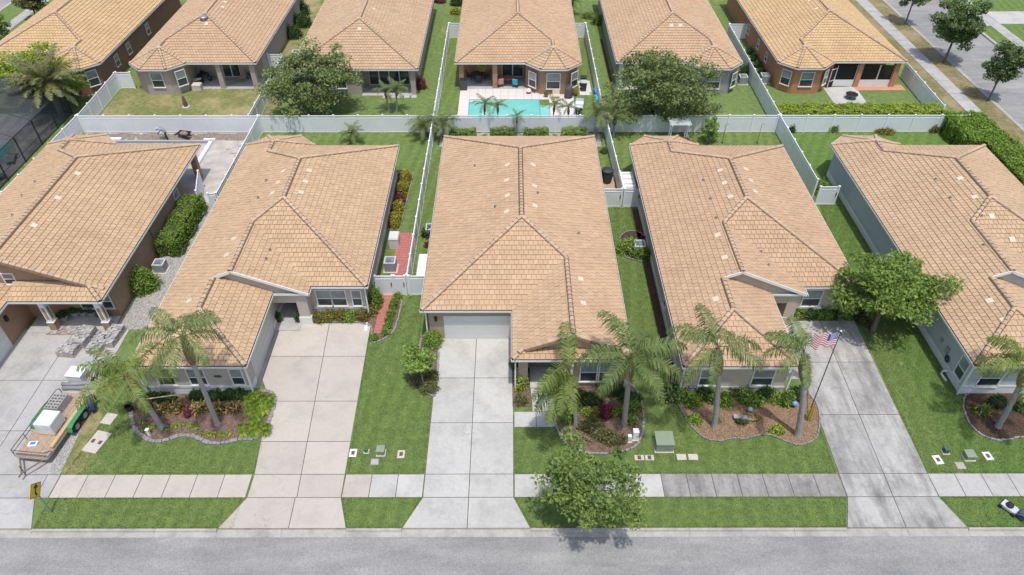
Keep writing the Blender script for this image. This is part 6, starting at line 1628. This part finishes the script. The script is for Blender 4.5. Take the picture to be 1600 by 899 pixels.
wheelie(7.75, 71.3, 'black bin with pale lid beside the bay corner', plain('bin_black', (.03, .03, .035), .5), plain('bin_lid', (.45, .45, .45), .5)); wheelie(7.8, 72.4, 'black bin behind the pale lidded bin', plain('bin_black', (.03, .03, .035), .5), plain('bin_black', (.03, .03, .035), .5))
t = thing('pool_float', (8.72, 67.9, 0), 'blue inflatable floats piled against the white side fence', 'pool float')
for i, (y, z, m__) in enumerate(((0, .35, PALEBLUE), (.7, .4, plain('float_navy', (.03, .07, .25), .5)), (1.1, .95, PALEBLUE), (-.3, .9, TURQ))):
    q = MB(); q.tube([(-.08*math.sin(k), y+.42*math.cos(k*math.pi/5), z+.34*math.sin(k*math.pi/5)) for k in range(11)], .12, 8); q.build('ring', m__, t, True)
t = thing('hammock_swing', (6.9, 66.6, .04), 'pale striped hammock swing beside the spa', 'hammock', None, R(80))
q = MB()
for i in range(8):
    f0, f1 = i/8, (i+1)/8; zz = lambda f: .45+.5*(2*f-1)**2
    q.mesh([(-1+2*f0, -.4, zz(f0)), (-1+2*f1, -.4, zz(f1)), (-1+2*f1, .4, zz(f1)), (-1+2*f0, .4, zz(f0))], [(0,1,2,3)], i % 2)
q.build('sling', [PWHITE, plain('sling_grey', (.34, .38, .44), .8)], t); q = MB(); q.tube([(-1.3, 0, 0), (-1.1, 0, 1.0)], .03, 6); q.tube([(1.3, 0, 0), (1.1, 0, 1.0)], .03, 6); q.tube([(-1.3, 0, .03), (1.3, 0, .03)], .03, 6); q.build('stand', GREYM, t)

# ------------------------------------------------------------------ other back gardens
t = thing('motorcycle', (-33.4, 73.9, .05), 'black motorcycle parked under the open lanai', 'motorcycle', None, R(65))
for y in (-.65, .65):
    w = MB(); w.lathe((0, 0, 0), [(.16, -.06), (.28, -.06), (.31, 0), (.28, .06), (.16, .06)], 18); w.v = [(z_, y_+y, x_+.31) for x_, y_, z_ in w.v]; wo_ = w.build('wheel', RUBBER, t); q = MB(); q.cyl((0, y, .31), .15, .05, 12, 0, .5, 'X'); q.build('rim', GREYM, wo_)
q = MB(); q.tube([(0, -.55, .55), (0, -.1, .72), (0, .35, .8), (0, .5, .7)], [.12, .2, .22, .08], 9); q.build('body', BLACK, t, True); q = MB(); q.tube([(0, -.7, .75), (0, -.3, .78), (0, .0, .76)], [.06, .15, .1], 8); q.build('saddle', RUBBER, t); q = MB(); q.tube([(-.35, .35, 1.05), (0, .5, .98), (.35, .35, 1.05)], .02, 6); q.tube([(0, .5, .98), (0, .68, .31)], .035, 6); q.build('handlebar', GREYM, t)
t = thing('motorcycle', (-34.0, 73.1, .05), 'white and black scooter beside the parked motorcycle', 'scooter', None, R(95))
for y in (-.5, .5):
    q = MB(); q.cyl((0, y, .22), .22, .1, 14, 0, .5, 'X'); q.build('wheel', RUBBER, t)
q = MB(); q.tube([(0, -.5, .55), (0, -.1, .45), (0, .3, .3), (0, .45, .7), (0, .4, .9)], [.15, .2, .12, .12, .05], 8); q.build('body', plain('scooter_white', (.6, .62, .62), .4), t, True); q = MB(); q.tube([(-.3, .35, .95), (.3, .35, .95)], .02, 6); q.build('handlebar', BLACK, t); MB().bb(-.15, .15, -.6, 0, .66, .74).build('saddle', RUBBER, t)
chair(-28.6, 74.2, R(120), 'brown lanai armchair near the outer column', plain('armchair_brown', (.20, .12, .06), .7), BLACK); table(-29.2, 73.6, .4, .5, 'small wooden table by the lanai armchair', FRESHWOOD, WOOD)
bin_box('dog_house', *G(312, 140), .9, .7, .7, 'white plastic tub at the lanai step', 'tub', plain('tub_cream', (.58, .52, .42), .6))
x, y = G(293, 167); t = thing('garden_statue', (x, y, 0), 'dark stone statue on a round base in the dry lawn', 'statue'); m_ = MB(); m_.lathe((0, 0, 0), [(.38, 0), (.38, .08), (.2, .1)], 14); m_.build('base', PADC, t); m_ = MB(); m_.lathe((0, 0, .1), [(.2, 0), (.24, .3), (.17, .55), (.2, .75), (.1, .88), (.14, 1.0), (.1, 1.12), (.02, 1.16)], 12); m_.build('figure', plain('statue', (.13, .09, .075), .8), t, True)
x, y = -11.5, 70.3; chair(-12.3, 71.6, R(200), 'beige garden chair under the plain roofed house porch', BRASSY, BLACK, z=.05); slabs('stepping_slabs', [rect(-13.5+i*.75, -13.5+i*.75+.6, 69.6, 70.2) for i in range(5)], CONC_W, .03)
MB_ = sheet('patio_slab', [G(1288, 138), G(1338, 136), G(1358, 164), G(1306, 164)], .04, CONC_W, -.02)
def brick_edge(x0, x1, y0, y1):
    b_ = MB(); b_.prism(rect(x0, x1, y0, y1), -.02, .02); root = struct(b_.build('brick_border', JOINT))
    n_ = int((x1-x0)/.33)
    for i in range(n_): 
        for j in range(2): MB().prism(inset(rect(x0+(x1-x0)*i/n_, x0+(x1-x0)*(i+1)/n_, y0+(y1-y0)*j/2, y0+(y1-y0)*(j+1)/2), .008), 0, .06).build('brick', plain('salmon_brick', (.52, .27, .18), .9, .15, 5, .3), root)
brick_edge(36.9, 42.2, 71.2, 72.5)
x, y = G(1331, 155); t = thing('fire_table', (x, y, .04), 'black round fire pit table on the white patio slab', 'fire pit'); m_ = MB(); m_.lathe((0, 0, .45), [(.62, 0), (.66, .03), (.62, .08), (.34, .08), (.30, .02), (.05, .02)], 8); m_.build('table_top', BLACK, t)
for k in range(4): a_ = k*1.571+.78; q = MB(); q.tube([(.5*math.cos(a_), .5*math.sin(a_), .45), (.42*math.cos(a_), .42*math.sin(a_), 0)], .03, 6); q.build('leg', BLACK, t)
# arbor
t = thing('garden_arbor', (15.8, 60.4, 0), 'white slatted arbor arch on the lawn by the fence', 'arbor')
for sx_ in (-.75, .75):
    for sy_ in (-.35, .35): MB().bb(sx_-.04, sx_+.04, sy_-.04, sy_+.04, 0, 2.1).build('post', PWHITE, t)
for i in range(7): MB().bb(-1.0, 1.0, -.6+i*.2-.025, -.6+i*.2+.025, 2.17, 2.26).build('slat', PWHITE, t)
for sy_ in (-.75, .75): MB().bb(sy_-.03, sy_+.03, -.7, .7, 2.1, 2.169).build('beam', PWHITE, t)
for u, lb in ((1130, 'thin iron garden pole near the white arbor'), (1185, 'thin iron garden pole near the slim young tree')):
    x, y = G(u, 224); t = thing('plant_pole', (x, y, 0), lb, 'pole'); q = MB(); q.tube([(0, 0, 0), (0, 0, 1.9), (.12, 0, 2.05), (.25, 0, 1.95)], .02, 6); q.build('crook', BLACK, t); q = MB(); q.cyl((0, 0, .03), .1, .06, 10); q.build('foot', BLACK, t)
x, y = G(1416, 226); t = thing('hula_hoop', (35.3, 58.0, 0), 'red play hoop and white float on the lawn behind the blue grey house', 'toy'); q = MB(); q.tube([(.55*math.cos(k*.3142), .55*math.sin(k*.3142), .25) for k in range(21)], .09, 8); q.build('ring', plain('toy_red', (.5, .12, .10), .5), t, True); MB().bb(-.4, .4, -.3, .3, .02, .2).build('float', PWHITE, t)

# ------------------------------------------------------------------ the dug up pool yard
t = thing('pool_formwork', (0, 0, 0), 'grey walled pool shell with white form boards in bare dirt', 'pool shell')
MB().bb(-37.9, -28.6, 60.3, 60.5, 0, .28).build('form_board', plain('form_grey', (.34, .36, .38), .6), t)
MB().bb(-37.8, -32.0, 59.0, 60.25, -.02, .12).build('shell_floor', GRAVEL, t)
q = MB(); q.box((-28.55, 58.4, .15), (.35, 3.8, .26), 0); q.build('form_board', PWHITE, t); MB().bb(-38.3, -37.2, 60.52, 60.9, .05, .35).build('form_board', PWHITE, t); MB().bb(-29.3, -28.2, 60.51, 60.75, .05, .33).build('form_board', PWHITE, t)
sb = MB()
for i in range(70):
    x, y = random.uniform(-41, -24.8), random.choice((random.uniform(60.9, 62.0), random.uniform(51, 60)))
    if y < 60.5 and x < -28.2: continue
    s_ = random.uniform(.06, .26); sb.box((x, y, s_*.2), (s_*1.6, s_, s_*.7), random.uniform(0, 3), 0, random.random(), random.uniform(-.3, .3))
o = sb.build('rubble', BLOCK); o['kind'] = 'stuff'; tag(o, 'broken concrete rubble scattered over the bare dirt yard', 'rubble')
hm = MB(); nx_, ny_ = 40, 5; vs = []
for j in range(ny_+1):
    for i in range(nx_+1):
        f = j/ny_; vs.append((-41+i*16.3/nx_, 60.8+f*1.4, .02+.38*math.sin(math.pi*f)*(0.6+.4*math.sin(i*.9)+random.uniform(-.15, .15))))
hm.mesh(vs, [(j*(nx_+1)+i, j*(nx_+1)+i+1, (j+1)*(nx_+1)+i+1, (j+1)*(nx_+1)+i) for j in range(ny_) for i in range(nx_)]); o = hm.build('dirt_mound', DIRT, None, True); struct(o)
wheelbarrow(-31.3, 61.2, R(75), 'dark wheelbarrow heaped with soil by the bending worker', BLACK, DIRT)
# the worker, bent forward
def figure(root, joints, edges, name, mat):
    me = bpy.data.meshes.new(name); me.from_pydata([j[0] for j in joints], edges, []); me.materials.append(mat)
    o = bpy.data.objects.new(name, me); col.objects.link(o); o.parent = root
    m1 = o.modifiers.new('skin', 'SKIN'); m1.use_smooth_shade = True
    for i, j in enumerate(joints): me.skin_vertices[0].data[i].radius = (j[1], j[1]*(j[2] if len(j) > 2 else 1))
    me.skin_vertices[0].data[0].use_root = True
    m2 = o.modifiers.new('sub', 'SUBSURF'); m2.levels = 2; m2.render_levels = 2
    return o
per = thing('person', (-32.9, 60.95, .05), 'worker in grey shirt and dark trousers bending over in the bare dirt', 'person', None, R(100))
SKIN = plain('skin', (.36, .21, .15), .6)
m, nt, bs = newmat('worker_clothes')
zc = nt.nodes.new('ShaderNodeSeparateXYZ'); nt.links.new(coords(nt, 'Object'), zc.inputs[0])
nt.links.new(ramp(nt, zc.outputs['Z'], [(.0, (.03, .03, .04)), (.86, (.035, .035, .05)), (.88, (.22, .24, .30)), (1, (.25, .27, .33))]), bs.inputs['Base Color']); bs.inputs['Roughness'].default_value = .9
J = [((0, 0, .92), .155), ((.02, .18, 1.12), .16), ((.02, .38, 1.24), .19, .75), ((.02, .5, 1.25), .07), ((.02, .6, 1.22), .095), ((.02, .68, 1.16), .09),
     ((-.10, 0, .86), .11), ((-.14, .05, .48), .075), ((-.15, -.04, .08), .05), ((-.15, .10, .04), .05), ((.10, 0, .86), .11), ((.15, .10, .48), .075), ((.16, .02, .08), .05), ((.16, .16, .04), .05),
     ((-.2, .38, 1.2), .08), ((-.26, .48, .95), .05), ((-.2, .64, .75), .04), ((.22, .38, 1.2), .08), ((.3, .5, .96), .05), ((.24, .66, .78), .04)]
figure(per, J, [(0,1), (1,2), (2,3), (3,4), (4,5), (0,6), (6,7), (7,8), (8,9), (0,10), (10,11), (11,12), (12,13), (2,14), (14,15), (15,16), (2,17), (17,18), (18,19)], 'body', m)
for p0, sg in (((-.2, .66, .72), -1), ((.24, .68, .75), 1)):
    hj = [(p0, .035), ((p0[0], p0[1]+.05, p0[2]-.05), .04, .6)]; he = [(0, 1)]
    for k in range(4): hj.append(((p0[0]+(k-1.5)*.022, p0[1]+.09, p0[2]-.10+.004*abs(k-1.5)), .009)); he.append((1, len(hj)-1)); hj.append(((p0[0]+(k-1.5)*.02, p0[1]+.085, p0[2]-.135), .008)); he.append((len(hj)-2, len(hj)-1))
    hj.append(((p0[0]-sg*.05, p0[1]+.05, p0[2]-.07), .010)); he.append((1, len(hj)-1)); figure(per, hj, he, 'hand', SKIN)
q = MB(); q.lathe((.02, .62, 1.22), [(.0, -.02), (.12, 0), (.115, .08), (.06, .13), (.01, .135)], 12); q.tube([(.02, .70, 1.2), (.02, .8, 1.17)], [.09, .05], 8); q.build('cap', plain('cap_pale', (.5, .46, .4), .9), per, True)
fc = MB(); fc.lathe((.02, .70, 1.15), [(.01, -.08), (.07, -.05), (.085, 0), (.07, .05)], 10); fc.tube([(.02, .77, 1.15), (.02, .80, 1.13)], [.018, .012], 6); fc.build('face', SKIN, per, True)

# ------------------------------------------------------------------ the screened pool enclosure at the left
t = thing('screen_enclosure', (0, 0, 0), 'dark screened pool enclosure with black frame beside the white fence', 'enclosure')
EX, EW = -44.5, -58.0; ey = [44.6+i*3.1 for i in range(8)]; ES = screen_mat('enclosure_screen', (.05, .055, .06), .60)
BRZ = plain('bronze_frame', (.03, .03, .032), .5)
ridge_x, ridge_z = -48.2, 3.9
for i, y in enumerate(ey):
    q = MB(); q.box((EX, y, 1.3), (.09, .09, 2.6)); q.build('post', BRZ, t)
    q = MB(); q.tube([(EX, y, 2.6), (ridge_x, y, ridge_z), (-54, y, ridge_z), (EW, y, 2.6)], .045, 5); q.build('rafter', BRZ, t)
for i in range(len(ey)-1):
    q = MB(); q.face([(EX, ey[i]+.05, .05), (EX, ey[i+1]-.05, .05), (EX, ey[i+1]-.05, 2.6), (EX, ey[i]+.05, 2.6)]); q.build('screen', ES, t)
    q = MB(); q.face([(EX, ey[i], 2.61), (EX, ey[i+1], 2.61), (ridge_x, ey[i+1], ridge_z), (ridge_x, ey[i], ridge_z)]); q.face([(ridge_x, ey[i], ridge_z), (ridge_x, ey[i+1], ridge_z), (-54, ey[i+1], ridge_z), (-54, ey[i], ridge_z)]); q.build('roof_screen', ES, t)
q = MB(); q.tube([(EX, ey[0], 2.6), (EX, ey[-1], 2.6)], .05, 5); q.tube([(EX, ey[0], .9), (EX, ey[-1], .9)], .035, 5); q.tube([(ridge_x, ey[0], ridge_z), (ridge_x, ey[-1], ridge_z)], .045, 5); q.build('rail', BRZ, t)
for y in (ey[0], ey[-1]):
    q = MB(); q.face([(EX, y+.01, .05), (EX, y+.01, 2.6), (ridge_x, y+.01, ridge_z), (-54, y+.01, ridge_z), (EW, y+.01, 2.6), (EW, y+.01, .05)]); q.build('end_screen', ES, t)
deck_slabs('enclosed_deck', [(-57.9, -44.6, 44.7, 66.2)], 2.2, CONC_G)
struct(MB().bb(-52.5, -47.0, 50, 60, .02, .05).build('enclosed_pool', plain('pool_teal', (.10, .36, .33), .15)))
for i, (x, y, rz) in enumerate(((-45.9, 57.3, R(20)), (-45.8, 54.3, R(70)))):
    l_ = thing('pool_lounger', (x, y, .04), 'green pool lounger inside the dark screened enclosure' if i else 'grey pool lounger inside the dark screened enclosure', 'lounger', 'loungers inside the screened enclosure', rz); mm_ = plain('lounger_green', (.05, .22, .15), .7) if i else plain('lounger_grey', (.22, .23, .24), .7)
    MB().bb(-.32, .32, -.9, .4, .28, .36).build('seat', mm_, l_); MB().box((0, .7, .52), (.64, .75, .07), 0, 0, .5, .6).build('backrest', mm_, l_)
    for sx_ in (-.28, .28):
        for sy_ in (-.8, .35): MB().bb(sx_-.02, sx_+.02, sy_-.02, sy_+.02, 0, .28).build('leg', BLACK, l_)

# a car parked on the street beyond the reddish brown house
t = thing('parked_car', (-69.0, 93.0, -.1), 'dark grey car parked beyond the reddish brown house', 'car')
q = MB(); prof = [(-2.2, .35), (-2.25, .75), (-1.9, .92), (-1.0, .98), (-.4, 1.42), (1.0, 1.45), (1.8, 1.0), (2.2, .92), (2.25, .4)]
k = len(prof); vs = [(-.88, y, z) for y, z in prof] + [(.88, y, z) for y, z in prof]; q.mesh(vs, [(i, i+1, k+i+1, k+i) for i in range(k-1)] + [tuple(range(k)), tuple(range(k, 2*k))[::-1]]); q.build('body', plain('car_grey', (.12, .125, .135), .3, .05, 1, 0, .3), t)
for s_ in (-1, 1): q = MB(); q.face([(s_*.885, y, z) for y, z in ((-.85, 1.0), (-.35, 1.36), (.95, 1.38), (1.55, 1.02))]); q.build('side_window', GLASS, t)
for s_ in (-1, 1):
    for y in (-1.35, 1.4): q = MB(); q.cyl((s_*.82, y, .33), .33, .2, 16, 0, .5, 'X'); q.build('wheel', RUBBER, t)
